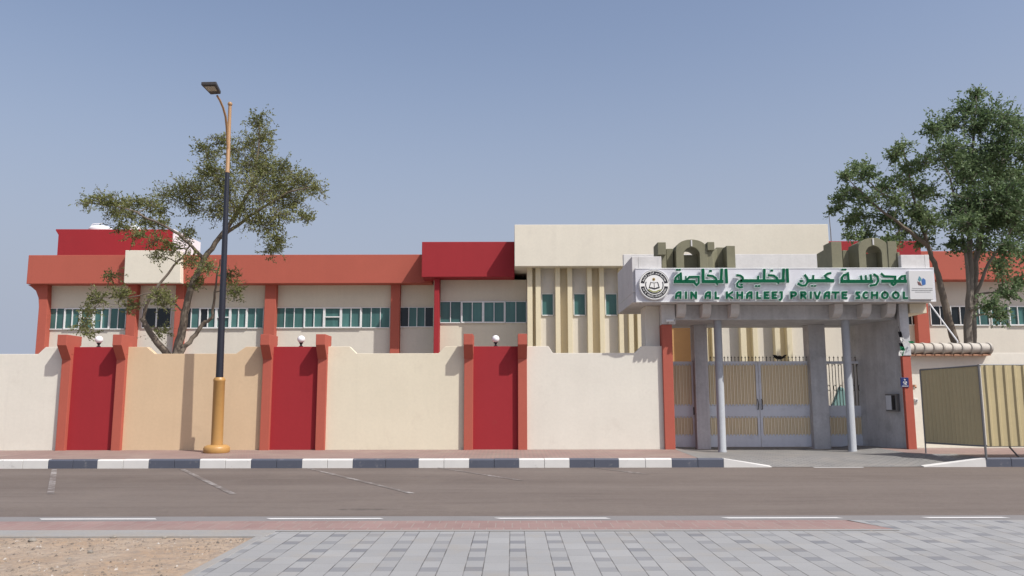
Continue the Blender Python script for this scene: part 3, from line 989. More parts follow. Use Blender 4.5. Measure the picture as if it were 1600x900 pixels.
tag(an.build('roof_mast', M['steel_grey'], org=(ax, 31.2, zR1)), 'thin bent metal mast rising beside the cream hall roof', 'mast')

# ---------------------------------------------------------------- entrance canopy
CF = 20.45                                   # canopy front
CB = 23.3
gate = thing('entrance_canopy', (X(1225, 700, 21.3), 21.3, SW), 'concrete entrance canopy on two round columns between red posts', 'canopy')


def cp(name, mat, mb, label=None, bevel=.01, smooth=False, parent=None):
    o = mb.build(name, mat, parent or gate, bevel=bevel, smooth=smooth)
    if label:
        o['label'] = label
    return o


xl, xr_ = X(988, 440, CF), X(1457, 440, CF)
zs0 = Z(472.5, CF, 1000)
zt_ = Z(418.5, CF, 1100)
zp = Z(400.5, CF, 1010)
sl_ = MB().box(xl, xr_, CF, CB, zs0, zs0 + .25)
cp('roof_slab', M['concrete_pale'], sl_)
cp('parapet', M['concrete_pale'], MB().box(xl, xl + .16, CF, CB, zs0 + .253, zp), 'left parapet of the canopy')
cp('parapet', M['concrete_pale'], MB().box(xr_ - .16, xr_ - .04, CF, CB, zs0 + .253, zp + .03), 'right parapet of the canopy')
cp('parapet', M['concrete_pale'], MB().box(xl + .163, X(1033.5, 410, CF), CF, CF + .16, zs0 + .253, zp - .003))
cp('parapet', M['concrete_pale'], MB().box(X(1408, 410, CF), xr_ - .163, CF, CF + .16, zs0 + .253, zp + .027))
cp('parapet', M['concrete_pale'], MB().box(X(1033.5, 410, CF) + .003, X(1408, 410, CF) - .003, CF, CF + .16, zs0 + .253, zt_ - .02))
cp('parapet', M['concrete_pale'], MB().box(xl + .163, xr_ - .163, CB - .16, CB, zs0 + .253, Z(398.5, CB, 1200)), 'rough back parapet of the canopy')
BF = 21.12
xb0, xb1 = X(1045, 490, BF), X(1399, 490, BF)
zb = Z(499.5, BF, 1200)
cp('beam', M['concrete'], MB().box(xb0, xb1, BF, 23.55, zb, zs0 - .003))
for u in (1063, 1102, 1146, 1306, 1350, 1388):
    xc = X(u, 485, BF - .2)
    cz0, cz1 = Z(496, BF - .25, u), zs0 - .004
    prof_ = [(BF - .003, cz1), (BF - .42, cz1), (BF - .40, cz0 + .2), (BF - .34, cz0 + .09), (BF - .24, cz0 + .02), (BF - .1, cz0), (BF - .003, cz0)]
    cp('corbel', M['concrete_pale'], MB().prism_x(prof_, xc - .115, xc + .115), bevel=.012)
for u in (1125, 1326.5):
    xc = X(u, 610, 21.3)
    m_ = MB().lathe(xc, 21.3, [(.115, SW), (.112, SW + .04), (.105, SW + .05), (.105, zb)], 28)
    cp('round_column', M['column_paint'], m_, bevel=0, smooth=True)
PY = 22.55
for u0, u1, lab in ((1087, 1108, 'left concrete gate pier'), (1268, 1294, 'right concrete gate pier')):
    cp('gate_pier', M['concrete'], MB().box(X(u0, 610, PY), X(u1, 610, PY), PY, PY + .45, SW, zb - .003), lab)
# splayed right wall with the meter box
pA, pB = at(1347, 700.5, z=SW), at(1424, 707.5, z=SW)
rsw = MB().prism_z([(pA.x, pA.y), (pB.x, pB.y), (pB.x + .09, pB.y), (pB.x + .09, pA.y + .6), (pA.x, pA.y + .6)], SW, zs0 - .004)
cp('splayed_wall', M['concrete'], rsw)
pr_ = X(1415, 620, pB.y - .1)
cp('gate_post', M['orange'], MB().box(pB.x - .12, pB.x + .10, pB.y - .12, pB.y - .003, SW, Z(556, pB.y - .1, 1410)), 'red orange post at the right of the gate')
cp('post_head', M['concrete'], MB().box(pB.x - .13, pB.x + .11, pB.y - .14, pB.y - .003, Z(556, pB.y - .1, 1410) + .003, zs0 - .004))
GP = WY - .10
gx0, gx1 = X(1037, 610, GP), X(1053, 610, GP)
cp('gate_post', M['orange'], MB().box(gx0, gx1, GP, 23.2, SW, Z(507, GP, 1045)), 'red orange post at the left of the gate')
cp('post_head', M['concrete_pale'], MB().box(gx0, gx1 + .1, GP + .02, 23.2, Z(507, GP, 1045) + .003, zs0 - .004))
cp('wing_wall', M['white_wall'], MB().box(X(1009, 520, WY + .205), gx0 - .003, WY + .205, WY + .95, SW, zs0 - .004), 'white wing wall under the left end of the canopy')
# bar closing in the right end
cp('edge_beam', M['cream_wall'], MB().box(pB.x + .14, xr_ - .05, CF + .3, CB, zs0 - .26, zs0 - .003), 'cream edge beam under the right end')

# ornaments on the canopy
OY = CF + .22


def ornament(name, label, blocks, arch, links):
    o = thing(name, (X(arch[0], 418, OY), OY, zs0 + .25), label, 'roof ornament', 'stone arch ornaments on the canopy')
    z0 = zs0 + .253
    # the arched centre piece
    uc, ro, ri, vtop, vin = arch
    y0, y1 = OY, OY + .7
    xc = X(uc, 400, OY)
    k = OY / FPX * 1.0
    hw, hi = ro * k, ri * k
    ztop, zin = Z(vtop, OY, uc), Z(vin, OY, uc)
    zsp = zin - hi
    zsh = ztop - (ztop - zin) * 1.35
    n = 14
    out, inn = [], []
    for i in range(n + 1):
        t = math.pi * i / n
        inn.append((xc + hi * math.cos(t), zsp + hi * math.sin(t)))
        out.append((xc + hw * math.cos(t), zsh + (ztop - zsh) * math.sin(t) ** .9))
    mb = MB()
    out = [(xc + hw, z0)] + out + [(xc - hw, z0)]
    inn = [(xc + hi, z0)] + inn + [(xc - hi, z0)]
    m_ = len(out)
    vs = [(p[0], y0, p[1]) for p in out] + [(p[0], y0, p[1]) for p in inn] + [(p[0], y1, p[1]) for p in out] + [(p[0], y1, p[1]) for p in inn]
    fs = []
    for i in range(m_ - 1):
        fs += [(i, i + 1, m_ + i + 1, m_ + i), (2 * m_ + i + 1, 2 * m_ + i, 3 * m_ + i, 3 * m_ + i + 1),
               (i + 1, i, 2 * m_ + i, 2 * m_ + i + 1), (m_ + i, m_ + i + 1, 3 * m_ + i + 1, 3 * m_ + i)]
    fs += [(0, m_, 3 * m_, 2 * m_), (m_ - 1, 3 * m_ - 1, 4 * m_ - 1, 2 * m_ - 1)]
    mb.add(vs, fs)
    mb.build('arch', M['olive'], o, bevel=.01)
    MB().box(xc - hi + .002, xc + hi - .002, y0 + .3, y0 + .36, z0, zsp + .05).build('arch_screen', M['olive'], o)
    MB().box(xc - .018, xc + .018, y0 - .02, y0 - .002, zin + .02, ztop - .02).build('keystone', M['concrete_pale'], o)
    for (u0, u1, v0, v1, ya, yb) in blocks:
        zz = z0 if v1 is None else Z(v1, OY + ya, u0)
        MB().box(X(u0, 400, OY + ya), X(u1, 400, OY + ya), OY + ya, OY + yb, zz, Z(v0, OY + ya, u0)).build('block', M['olive'], o, bevel=.01)
    for (pts, v0, w) in links:                      # slanting wall pieces in plan: (u, dy) pairs
        (ua, da), (ub, db) = pts
        A, B = Vector((X(ua, 400, OY + da), OY + da)), Vector((X(ub, 400, OY + db), OY + db))
        d = (B - A).normalized()
        nn = Vector((-d.y, d.x)) * w
        za, zb_ = v0
        za, zb_ = Z(za, OY + da, ua), Z(zb_, OY + db, ub)
        q = [A, B, B + nn, A + nn]
        vs = [(p.x, p.y, z0) for p in q] + [(q[0].x, q[0].y, za), (q[1].x, q[1].y, zb_), (q[2].x, q[2].y, zb_), (q[3].x, q[3].y, za)]
        MB().add(vs, [(3, 2, 1, 0), (4, 5, 6, 7), (0, 1, 5, 4), (1, 2, 6, 5), (2, 3, 7, 6), (3, 0, 4, 7)]).build('wing', M['olive'], o, bevel=.008)
    return o


ornament('arch_ornament', 'olive stone arch ornament on the canopy above the round school crest',
         [(1028, 1041, 378.5, 398, -.12, .5), (1034, 1041, 397, None, .0, .5), (1041.5, 1052, 388.5, None, .22, .6), (1106, 1117, 378, 391, -.05, .4),
          (1104.5, 1113.5, 389, None, .03, .42), (1120, 1134, 386.5, None, .35, .7), (1135.5, 1149, 384, None, -.02, .5)],
         (1081, 25, 12.5, 374, 386),
         [(((1053, .3), (1058, .02)), (387, 385), .06), (((1113.5, .1), (1122, .4)), (390, 388), .06)])
ornament('arch_ornament', 'olive stone arch ornament on the canopy near the right parapet',
         [(1299.5, 1316, 377.5, None, -.03, .5), (1317, 1327, 391, None, .35, .7), (1388, 1402, 377, None, -.02, .45), (1402.3, 1406, 394, None, -.05, .3)],
         (1365.5, 24, 12.5, 371.5, 384),
         [(((1276, .75), (1299, .0)), (397, 384), .07), (((1326, .35), (1342, .03)), (386, 380), .08)])

# ---------------------------------------------------------------- the sign
SY = CF - .09
sign = thing('sign_board', (X(1225, 472, SY), SY, zs0), 'long white school name board with green Arabic and English lettering', 'sign')
xs0, xs1 = X(993, 445, SY), X(1461, 445, SY)
sz0, sz1 = Z(471.8, SY, 1220), Z(418.4, SY, 1220)
fbd = MB().box(xs0, xs1, SY, CF - .003, sz0, sz1)
fbd.build('board', M['board'], sign, bevel=.006)
tr = MB()
tr.box(xs0 + .01, xs1 - .01, SY - .012, SY - .001, sz0 + .001, sz0 + .03)
tr.box(xs0 + .01, xs1 - .01, SY - .012, SY - .001, sz1 - .022, sz1 - .001)
tr.build('board_trim', M['frame'], sign)
mpS = lambda u, v: (lambda p: (p.x, p.z))(at(u, v, SY - .13))

AR = []          # (points, width) in photo pixels


def arab(ox, lst):
    for pts, w in lst:
        AR.append(([(ox + a / 10, 408 + b / 10) for a, b in pts], w / 10))


arab(1040, [([(945, 128), (955, 335)], 38), ([(878, 125), (868, 300)], 36), ([(888, 318), (590, 318)], 46), ([(655, 222), (735, 232), (785, 265), (805, 310)], 28),
            ([(690, 152), (716, 152)], 28), ([(585, 128), (590, 330)], 40), ([(790, 335), (812, 365)], 18), ([(140, 318), (455, 318)], 46),
            ([(325, 300), (372, 246), (520, 243), (520, 340), (486, 372), (452, 335)], 28), ([(316, 238), (322, 300)], 18),
            ([(160, 335), (155, 262), (190, 222), (232, 205)], 30), ([(238, 185), (244, 305)], 30), ([(205, 245), (210, 300)], 14),
            ([(170, 133), (190, 133)], 24), ([(211, 133), (231, 133)], 24)])
arab(1140, [([(900, 125), (908, 325)], 38), ([(845, 125), (838, 300)], 36), ([(850, 308), (180, 308)], 46), ([(605, 218), (690, 225), (740, 262), (755, 305)], 28),
            ([(750, 325), (765, 350)], 18), ([(647, 146), (673, 146)], 28), ([(545, 128), (540, 300)], 34), ([(450, 235), (445, 300)], 26),
            ([(405, 388), (427, 388)], 24), ([(450, 388), (472, 388)], 24), ([(115, 218), (170, 226), (205, 255), (212, 305)], 27),
            ([(200, 300), (148, 312), (118, 350), (124, 392), (160, 410), (200, 404)], 26), ([(175, 368), (200, 366)], 22),
            ([(1175, 215), (1215, 270), (1222, 325), (1186, 378), (1125, 382), (1070, 350)], 30), ([(1105, 310), (1135, 310)], 30),
            ([(1235, 306), (1620, 306)], 46), ([(1310, 225), (1304, 300)], 26), ([(1280, 386), (1300, 386)], 22), ([(1325, 386), (1345, 386)], 22)])
arab(1280, [([(182, 185), (132, 194), (92, 225), (112, 258), (160, 285)], 27), ([(368, 325), (352, 260), (385, 218), (425, 205)], 30), ([(448, 180), (460, 305)], 30),
            ([(355, 129), (377, 129)], 24), ([(398, 129), (420, 129)], 24), ([(345, 316), (828, 316)], 46), ([(655, 230), (665, 300)], 24), ([(728, 225), (736, 300)], 24),
            ([(805, 212), (815, 300)], 28), ([(855, 205), (915, 242), (925, 310), (890, 366), (800, 384)], 28), ([(972, 195), (1012, 236), (1188, 243), (1186, 300)], 28),
            ([(985, 312), (1165, 312)], 46), ([(1148, 325), (1132, 352), (1160, 374), (1192, 352), (1200, 318)], 26), ([(1205, 314), (1356, 314)], 46),
            ([(1346, 315), (1340, 228), (1290, 236), (1256, 268), (1268, 300)], 28)])


def arc(cx, cy, rx, ry, a0, a1, n=8): return [(cx + rx * math.cos(R(a0 + (a1 - a0) * i / n)), cy + ry * math.sin(R(a0 + (a1 - a0) * i / n))) for i in range(n + 1)]


GLY = {      # strokes in a unit cell, y up
    'A': [[(.10, .05), (.10, .40), (.22, .75), (.50, .92), (.88, .92)], [(.88, .92), (.88, .05)], [(.12, .42), (.88, .42)]],
    'I': [[(.5, .05), (.5, .95)]],
    'N': [[(.1, .05), (.1, .95)], [(.1, .92), (.9, .08)], [(.9, .05), (.9, .95)]],
    'L': [[(.15, .95), (.15, .10), (.95, .10)]],
    'K': [[(.12, .05), (.12, .95)], [(.9, .95), (.25, .50), (.95, .05)]],
    'H': [[(.1, .05), (.1, .95)], [(.9, .05), (.9, .95)], [(.1, .52), (.9, .52)]],
    'E': [[(.95, .92), (.14, .90), (.14, .10), (.95, .10)], [(.14, .52), (.85, .52)]],
    'J': [[(.25, .92), (.80, .92), (.80, .10), (.45, -.12), (.10, -.12)]],
    'P': [[(.12, .05), (.12, .92), (.70, .92), (.92, .75), (.92, .60), (.70, .42), (.15, .38)]],
    'R': [[(.12, .05), (.12, .92), (.70, .92), (.92, .76), (.92, .64), (.70, .50), (.15, .48)], [(.45, .48), (.95, .05)]],
    'V': [[(.05, .95), (.40, .08), (.60, .08), (.95, .95)]],
    'T': [[(.02, .90), (.98, .90)], [(.5, .9), (.5, .05)]],
    'S': [[(.95, .90), (.20, .90), (.12, .72), (.85, .35), (.80, .10), (.05, .10)]],
    'C': [arc(.55, .5, .45, .42, 55, 305, 10)],
    'O': [arc(.5, .5, .42, .42, 90, 455, 14)],
}
LAT = [('A', 1054, 1066), ('I', 1069, 1075), ('N', 1078, 1090), ('A', 1100, 1112), ('L', 1116, 1125), ('K', 1133, 1147), ('H', 1150, 1162), ('A', 1165, 1177), ('L', 1181, 1190),
       ('E', 1192.5, 1203), ('E', 1205, 1215), ('J', 1216, 1224), ('P', 1234, 1246), ('R', 1249.5, 1261), ('I', 1264, 1270), ('V', 1271, 1283), ('A', 1286, 1298), ('T', 1299, 1312),
       ('E', 1314, 1325), ('S', 1336, 1345), ('C', 1347, 1358), ('H', 1360, 1373), ('O', 1376, 1389.5), ('O', 1393, 1406.5), ('L', 1410, 1419.5)]


def lettering(name, strokes, ki):
    bk, fr = MB(), MB()
    for i, (pts, w) in enumerate(strokes):
        e = ((i + ki) % 9) * .0009
        ribbon(bk, pts, w * 1.12 + 1.6, SY - .125 + e, .08, mpS)
        ribbon(fr, pts, w * 1.12 + .1, SY - .140 + e, .012, mpS)
    o = fr.build(name, M['green'], sign)
    bk.build('letter_edge', M['letter_side'], o)


for ka, kb_ in ((1040, 1144), (1144, 1242), (1242, 1304), (1304, 1440)):
    lettering('arabic_word', [q for q in AR if ka <= q[0][0][0] < kb_], 0)
for g, u0, u1 in LAT:
    lettering('letter', [([(u0 + 1.4 + (u1 - u0 - 2.8) * a, 466.8 - 11.2 * b) for a, b in q], 2.75) for q in GLY[g]], 0)

# round crest
EC = (1022.4, 445.0)
ec = at(EC[0], EC[1], SY - .06)
pxm = (SY - .06) / FPX * 1.008


def disc(mb, r, y0, y1, cx=0, cz=0, n=48, a0=0, a1=360, ri=0):
    pts = [(ec.x + (cx + r * math.cos(R(a0 + (a1 - a0) * i / n))) * pxm, ec.z + (cz + r * math.sin(R(a0 + (a1 - a0) * i / n))) * pxm) for i in range(n + 1)]
    if ri == 0:
        mb.prism(pts[:-1] if a1 - a0 == 360 else pts, y0, y1)
    else:
        for i in range(n):
            t0, t1 = R(a0 + (a1 - a0) * i / n), R(a0 + (a1 - a0) * (i + 1) / n)
            q = [(ec.x + rr * math.cos(t) * pxm, ec.z + rr * math.sin(t) * pxm) for rr, t in ((ri, t0), (r, t0), (r, t1), (ri, t1))]
            mb.prism(q, y0, y1)


EY = SY - .07
crest = MB()
disc(crest, 24.2, EY, SY - .001)
cr = crest.build('crest', M['near_white'], sign, bevel=.004)
bn = MB()
disc(bn, 23.6, EY - .004, EY - .001, a0=0, a1=359.9, ri=23.2)
disc(bn, 21.4, EY - .004, EY - .001, a0=8, a1=172, ri=15.8)
disc(bn, 21.4, EY - .004, EY - .001, a0=188, a1=352, ri=15.8)
disc(bn, 14.3, EY - .004, EY - .001, a0=160, a1=380, ri=12.9)
bn.build('crest_band', M['black'], cr)
bk = MB()
mpE = lambda a, b: (ec.x + a * pxm, ec.z + b * pxm)
for pts, w in (([(-5.5, 4), (-8.2, -4.5), (0, -6.8), (7.6, -4.5), (5.2, 4)], 1.1), ([(-5.5, 4), (-.4, 3), (5.2, 4)], .5), ([(-.3, 3), (-.2, -6)], .6),
               ([(-7.5, -4.2), (-4, -4.2), (0, -6), (4, -4.2), (7.4, -4.2)], .6)):
    ribbon(bk, pts, w, EY - .006, .004, mpE)
bk.build('crest_book', M['black'], cr)
st = MB()
disc(st, 2.3, EY - .006, EY - .001, cx=-.8, cz=8.6, n=12)
st.build('crest_star', M['gold'], cr)
st = MB()
disc(st, 1.1, EY - .009, EY - .007, cx=-.8, cz=8.6, n=10)
st.build('crest_star_centre', M['black'], cr)
rb = MB()
ribbon(rb, [(-9, -7.6), (-5, -10), (-2, -11.2), (3, -11), (6, -9.2), (10, -8.4)], 2.2, EY - .006, .004, mpE)
rb.build('crest_ribbon', M['moss'], cr)
tx = MB()
txt = 'AIN AL KHALEEJ PRIVATE SCHOOL'
for i, ch in enumerate(txt):
    if ch == ' ':
        continue
    a = R(197 + (343 - 197) * (i + .5) / len(txt))
    cc = (18.6 * math.cos(a), 18.6 * math.sin(a))
    tang, outv = (-math.sin(a), math.cos(a)), (-math.cos(a), -math.sin(a))
    for s in GLY[ch]:
        ribbon(tx, [(cc[0] + tang[0] * (p - .5) * 1.25 + outv[0] * (q - .5) * 2.8, cc[1] + tang[1] * (p - .5) * 1.25 + outv[1] * (q - .5) * 2.8) for p, q in s], .34,
               EY - .0065 - .0002 * (i % 5), .002, mpE)
for pts, w in AR:
    q = []
    for u, v in pts:
        a = R(163 - (163 - 17) * (u - 1053) / (1417 - 1053))
        r = 18.6 - (v - 434) / 30 * 4.4
        q.append((r * math.cos(a), r * math.sin(a)))
    ribbon(tx, q, max(.3, w * .12), EY - .0065, .002, mpE)
tx.build('crest_lettering', M['near_white'], cr)

# square plate at the right end of the board
mpP = mpS
pl = MB()
pa = [mpS(u, v) for u, v in ((1420.5, 422.5), (1458.5, 422.5), (1459.5, 467.5), (1423.5, 467.5))]
pl.prism(pa, SY - .10, SY - .001)
plo = pl.build('side_plate', M['paper'], sign, bevel=.005)
for nm, mt, poly in (('teal_mark', 'teal', [(1435, 437), (1437, 431), (1440, 434), (1441, 437), (1438, 440)]), ('blue_mark', 'blue', [(1440.5, 438), (1443, 434), (1447, 437), (1447.3, 444), (1442, 446)]),
                     ('maroon_mark', 'maroon', [(1434, 439.5), (1439, 441), (1441.5, 446.5), (1436, 445)])):
    q = [mpS(*p) for p in poly]
    MB().prism(q, SY - .104, SY - .1005).build(nm, M[mt], plo)
sm = MB()
for v, a, b, h in ((450.3, 1426, 1457, .7), (453.2, 1425.5, 1458, 1.1), (456.0, 1431, 1454, .7)):
    u = a
    while u < b:
        w = rnd.uniform(.8, 2.2)
        q = [mpS(u, v - h / 2), mpS(u + w, v - h / 2), mpS(u + w, v + h / 2), mpS(u, v + h / 2)]
        sm.prism(q, SY - .104, SY - .1005)
        u += w + rnd.uniform(.25, .7)
sm.build('small_print', M['grey_print'], plo)

# ---------------------------------------------------------------- gates
GY = 22.78


def grille(x0, x1, z0, z1, parent, y, seed=0):
    """gold bars with pointed ends over a beige sheet"""
    MB().box(x0, x1, y + .012, y + .018, z0, z1).build('gate_sheet', M['gate_sheet'], parent)
    b = MB()
    n = max(3, int(round((x1 - x0) / .098)))
    w = (x1 - x0) / n
    for i in range(n):
        c = x0 + (i + .5) * w
        b.prism([(c - .017, z0 + .035), (c, z0 + .006), (c + .017, z0 + .035), (c + .017, z1 - .05), (c, z1 - .01), (c - .017, z1 - .05)], y - .006, y + .008)
    for i in range(n + 1):       # little pointed arches at head and foot
        c = x0 + i * w
        if 0 < i < n:
            b.box(c - .007, c + .007, y, y + .009, z0 + .002, z1 - .002)
    sc = MB()
    for i in range(n + 1):
        c = x0 + i * w
        a_, b_ = max(x0 + .001, c - w * .42), min(x1 - .001, c + w * .42)
        for zz_, sg_ in ((z0, 1), (z1, -1)):
            sc.prism([(a_, zz_ + sg_ * .001), (b_, zz_ + sg_ * .001), (max(a_, min(b_, c + w * .2)), zz_ + sg_ * .045), (max(a_, min(b_, c - w * .2)) - .0005, zz_ + sg_ * .045)], y - .012, y - .007)
    sc.build('scalloped_trim', M['gate_metal'], parent)
    return b.build('gate_bars', M['gate_bar'], parent)


def spear_row(x0, x1, z, h, parent, y, n):
    s = MB()
    for i in range(n):
        c = x0 + (x1 - x0) * (i + .5) / n
        s.box(c - .008, c + .008, y - .008, y + .008, z, z + h * .62)
        s.prism([(c - .008, z + h * .60), (c - .028, z + h * .66), (c - .006, z + h * .78), (c, z + h), (c + .006, z + h * .78), (c + .028, z + h * .66), (c + .008, z + h * .60)], y - .006, y + .006)
    return s.build('spear_heads', M['iron'], parent)


def gate_leaf(parent, x0, x1, zA, zB, zC, zD, zE, zF, y, sheet_top=True):
    """frame between x0..x1; panels zA-zB (lower) and zC-zD (upper); zE bottom, zF top"""
    f = MB()
    st = .07
    f.box(x0, x0 + st, y - .025, y + .025, zE, zF)
    f.box(x1 - st, x1, y - .025, y + .025, zE, zF)
    f.box(x0 + st, x1 - st, y - .023, y + .023, zE, zA)
    f.box(x0 + st, x1 - st, y - .023, y + .023, zB, zC)
    f.box(x0 + st, x1 - st, y - .023, y + .023, zD, zF)
    lf = f.build('gate_leaf', M['gate_metal'], parent, bevel=.004)
    grille(x0 + st, x1 - st, zA, zB, lf, y)
    if sheet_top:
        grille(x0 + st, x1 - st, zC, zD, lf, y)
    return lf


zz = lambda v: Z(v, GY, 1180)
zA, zB, zC, zD, zE, zF = zz(681), zz(650.5), zz(634), zz(568.5), SW + .05, zz(564.5)
dx0, dxm, dx1 = X(1104.5, 630, GY), X(1186.5, 630, GY), X(1273, 630, GY)
dg = thing('double_gate', ((dx0 + dx1) / 2, GY, SW), 'wide grey metal double gate with beige barred panels and spear heads', 'gate')
l1 = gate_leaf(dg, dx0, dxm - .006, zA, zB, zC, zD, zE, zF, GY)
l2 = gate_leaf(dg, dxm + .006, dx1, zA, zB, zC, zD, zE, zF, GY)
spear_row(dx0, dxm, zF, .16, l1, GY, 15)
spear_row(dxm, dx1, zF, .16, l2, GY, 15)
for lf, s in ((l1, -1), (l2, 1)):
    hx = dxm + s * .055
    hz0, hz1 = zz(640), zz(624)
    MB().tube([(hx, GY - .025, hz0), (hx + s * .005, GY - .075, hz0 + .03), (hx - s * .005, GY - .08, (hz0 + hz1) / 2), (hx + s * .005, GY - .075, hz1 - .03), (hx, GY - .025, hz1)], .013, 8).build('handle', M['iron'], lf, smooth=True)
sgx0, sgx1 = gx1 - .02, X(1086, 630, GY)
sg = thing('side_gate', ((sgx0 + sgx1) / 2, GY, SW), 'narrow grey side gate with solid beige panels left of the double gate', 'gate')
l3 = gate_leaf(sg, sgx0, sgx1, zA, zB, zC, zD, zE, zF, GY + .06)
MB().box(sgx1 - .05, sgx1 - .015, GY + .0, GY + .034, zz(648), zz(636)).build('latch', M['iron'], l3)
ogx0, ogx1 = X(1291, 630, GY), X(1352, 630, GY)
og = thing('side_gate', ((ogx0 + ogx1) / 2, GY, SW), 'narrow see-through gate of dark looped ironwork right of the double gate', 'gate')
l4 = gate_leaf(og, ogx0, ogx1, zA, zB, zC, zD, zE, zF, GY + .06, sheet_top=False)
ir = MB()
n = 11
for i in range(n + 1):
    c = ogx0 + .07 + (ogx1 - ogx0 - .14) * i / n
    ir.box(c - .008, c + .008, GY + .052, GY + .068, zC, zD)
    if i < n and i % 2 == 0:
        c2 = c + (ogx1 - ogx0 - .14) / n
        ir.tube([((c + c2) / 2 + math.cos(t) * .045, GY + .045, zD - .10 + math.sin(t) * .09) for t in [math.pi * k / 8 for k in range(9)]], .008, 6)
        ir.tube([((c + c2) / 2 + math.cos(t) * .035, GY + .045, zC + (zD - zC) * .42 + math.sin(t) * .085) for t in [2 * math.pi * k / 12 for k in range(13)]], .008, 6, caps=False)
ir.build('ironwork', M['iron'], l4)
spear_row(ogx0, ogx1, zF, .16, l4, GY + .06, 9)

# teal pot screen seen through the open gate
tq = at(1308, 634, 26.0)
tg = MB()
tg.prism([(tq.x - .45, SW), (tq.x - .35, .9), (tq.x - .05, 1.55), (tq.x + .10, 1.9), (tq.x + .22, 1.86), (tq.x + .34, 1.2), (tq.x + .5, SW)], 25.9, 26.1)
tag(tg.build('play_panel', M['pale_teal'], org=(tq.x, 26, SW), bevel=.02), 'pale teal pointed panel standing in the yard behind the looped gate', 'panel')

# bird on the gate
bp_ = at(1218.5, 562, GY)
bz = zF + .06
bm = MB()
bx_ = bp_.x
bm.tube([(bx_, GY - .10, bz + .02), (bx_, GY - .05, bz + .03), (bx_, GY + .02, bz + .05), (bx_, GY + .09, bz + .03), (bx_, GY + .15, bz + .015)], [.015, .050, .056, .036, .01], 10)
for s in (-1, 1):
    w = [(bx_ + s * .015, GY - .05, bz + .055), (bx_ + s * .06, GY - .05, bz + .075), (bx_ + s * .12, GY - .03, bz + .115), (bx_ + s * .20, GY - .01, bz + .125), (bx_ + s * .13, GY + .03, bz + .045), (bx_ + s * .03, GY + .06, bz - .01)]
    lo = [(a, b + .004, c - .014) for a, b, c in w]
    fs = [tuple(range(6)), tuple(range(11, 5, -1))] + [(i, (i + 1) % 6, (i + 1) % 6 + 6, i + 6) for i in range(6)]
    bm.add(w + lo, fs)
bm.tube([(bx_, GY - .09, bz + .045), (bx_, GY - .125, bz + .058), (bx_, GY - .15, bz + .052)], [.02, .026, .006], 8)
for s in (-.015, .015):
    bm.tube([(bx_ + s, GY, bz + .015), (bx_ + s, GY, zF - .002)], .005, 6)
tag(bm.build('bird', M['bird'], org=(bx_, GY, zF)), 'black bird with raised wings perched on the double gate', 'bird')

# meter box on the splayed wall
dW = Vector((pB.x - pA.x, pB.y - pA.y, 0)).normalized()
nW = Vector((-abs(dW.y), -dW.x, 0)).normalized()
# point on the wall seen at u=1388
ts = [(abs((lambda p: 800 + FPX * p.x / (p.y))(Vector((pA.x + (pB.x - pA.x) * t / 50, pA.y + (pB.y - pA.y) * t / 50))) - 1391), t / 50) for t in range(51)]
tm = min(ts)[1]
bc = Vector((pA.x + (pB.x - pA.x) * tm, pA.y + (pB.y - pA.y) * tm, Z(628.5, pA.y + (pB.y - pA.y) * tm, 1388)))
mbx = thing('meter_box', tuple(bc), 'small grey metal box fixed on the shaded concrete wall right of the gate', 'box')


def obox(o_, d0, d1, n0, n1, z0, z1):
    mb = MB()
    vs = []
    for zc in (z0, z1):
        for a, b in ((d0, n0), (d1, n0), (d1, n1), (d0, n1)):
            p = bc + dW * a + nW * b
            vs.append((p.x, p.y, bc.z + zc))
    return mb.add(vs, [(0, 3, 2, 1), (4, 5, 6, 7), (0, 1, 5, 4), (1, 2, 6, 5), (2, 3, 7, 6), (3, 0, 4, 7)])


obox(mbx, -.22, .22, .002, .10, -.24, .22).build('box_body', M['steel_grey'], mbx, bevel=.006)
obox(mbx, -.19, .02, .102, .115, -.20, .18).build('box_door', M['gate_metal'], mbx, bevel=.004)
obox(mbx, .05, .16, .102, .112, -.20, .18).build('box_slot', M['black'], mbx)

# number plate on the right post
py = pB.y - .12
np_ = at(1413.2, 597.5, py)
nps = thing('number_plate', (np_.x, py, np_.z), 'small dark blue number plate with white marks on the red orange gate post', 'plate')
MB().box(np_.x - .105, np_.x + .105, py - .02, py - .002, np_.z - .125, np_.z + .125).build('plate', M['plate_blue'], nps, bevel=.003)
wk = MB()
mpN = lambda a, b: (np_.x + a, np_.z + b)
for pts, w in (([(-.02, .085), (.015, .07), (.0, .045)], .014), ([(-.045, .0), (-.02, .02), (-.02, -.05)], .014), ([(.01, .015), (.045, .015), (.045, -.015), (.01, -.015), (.01, -.05), (.045, -.05)], .014),
               ([(-.08, -.095), (.08, -.095)], .012)):
    ribbon(wk, pts, w, py - .024, .003, mpN)
wk.build('plate_marks', M['near_white'], nps)

# fixtures on the white wall, camera on the left post
for (u, v), lab, kind in (((1427, 604), 'small tan metal spout sticking out of the white wall beside the number plate', 0), ((1431, 626), 'small round bell push on the white wall below the spout', 1)):
    q = at(u, v, RY)
    if kind == 0:
        o = thing('wall_spout', (q.x, RY, q.z), lab, 'spout')
        MB().box(q.x - .05, q.x + .05, RY - .02, RY - .002, q.z - .05, q.z + .06).build('spout_plate', M['tile'], o)
        MB().tube([(q.x, RY - .02, q.z + .02), (q.x, RY - .12, q.z + .02), (q.x - .02, RY - .17, q.z - .03)], .026, 10).build('spout_pipe', M['terracotta'], o, smooth=True)
    else:
        o = thing('bell_push', (q.x, RY, q.z), lab, 'bell push')
        MB().box(q.x - .045, q.x + .045, RY - .035, RY - .002, q.z - .055, q.z + .055).build('bell_body', M['paper'], o, bevel=.008)
        MB().tube([(q.x, RY - .036, q.z), (q.x, RY - .055, q.z)], .022, 12).build('bell_button', M['steel_grey'], o)
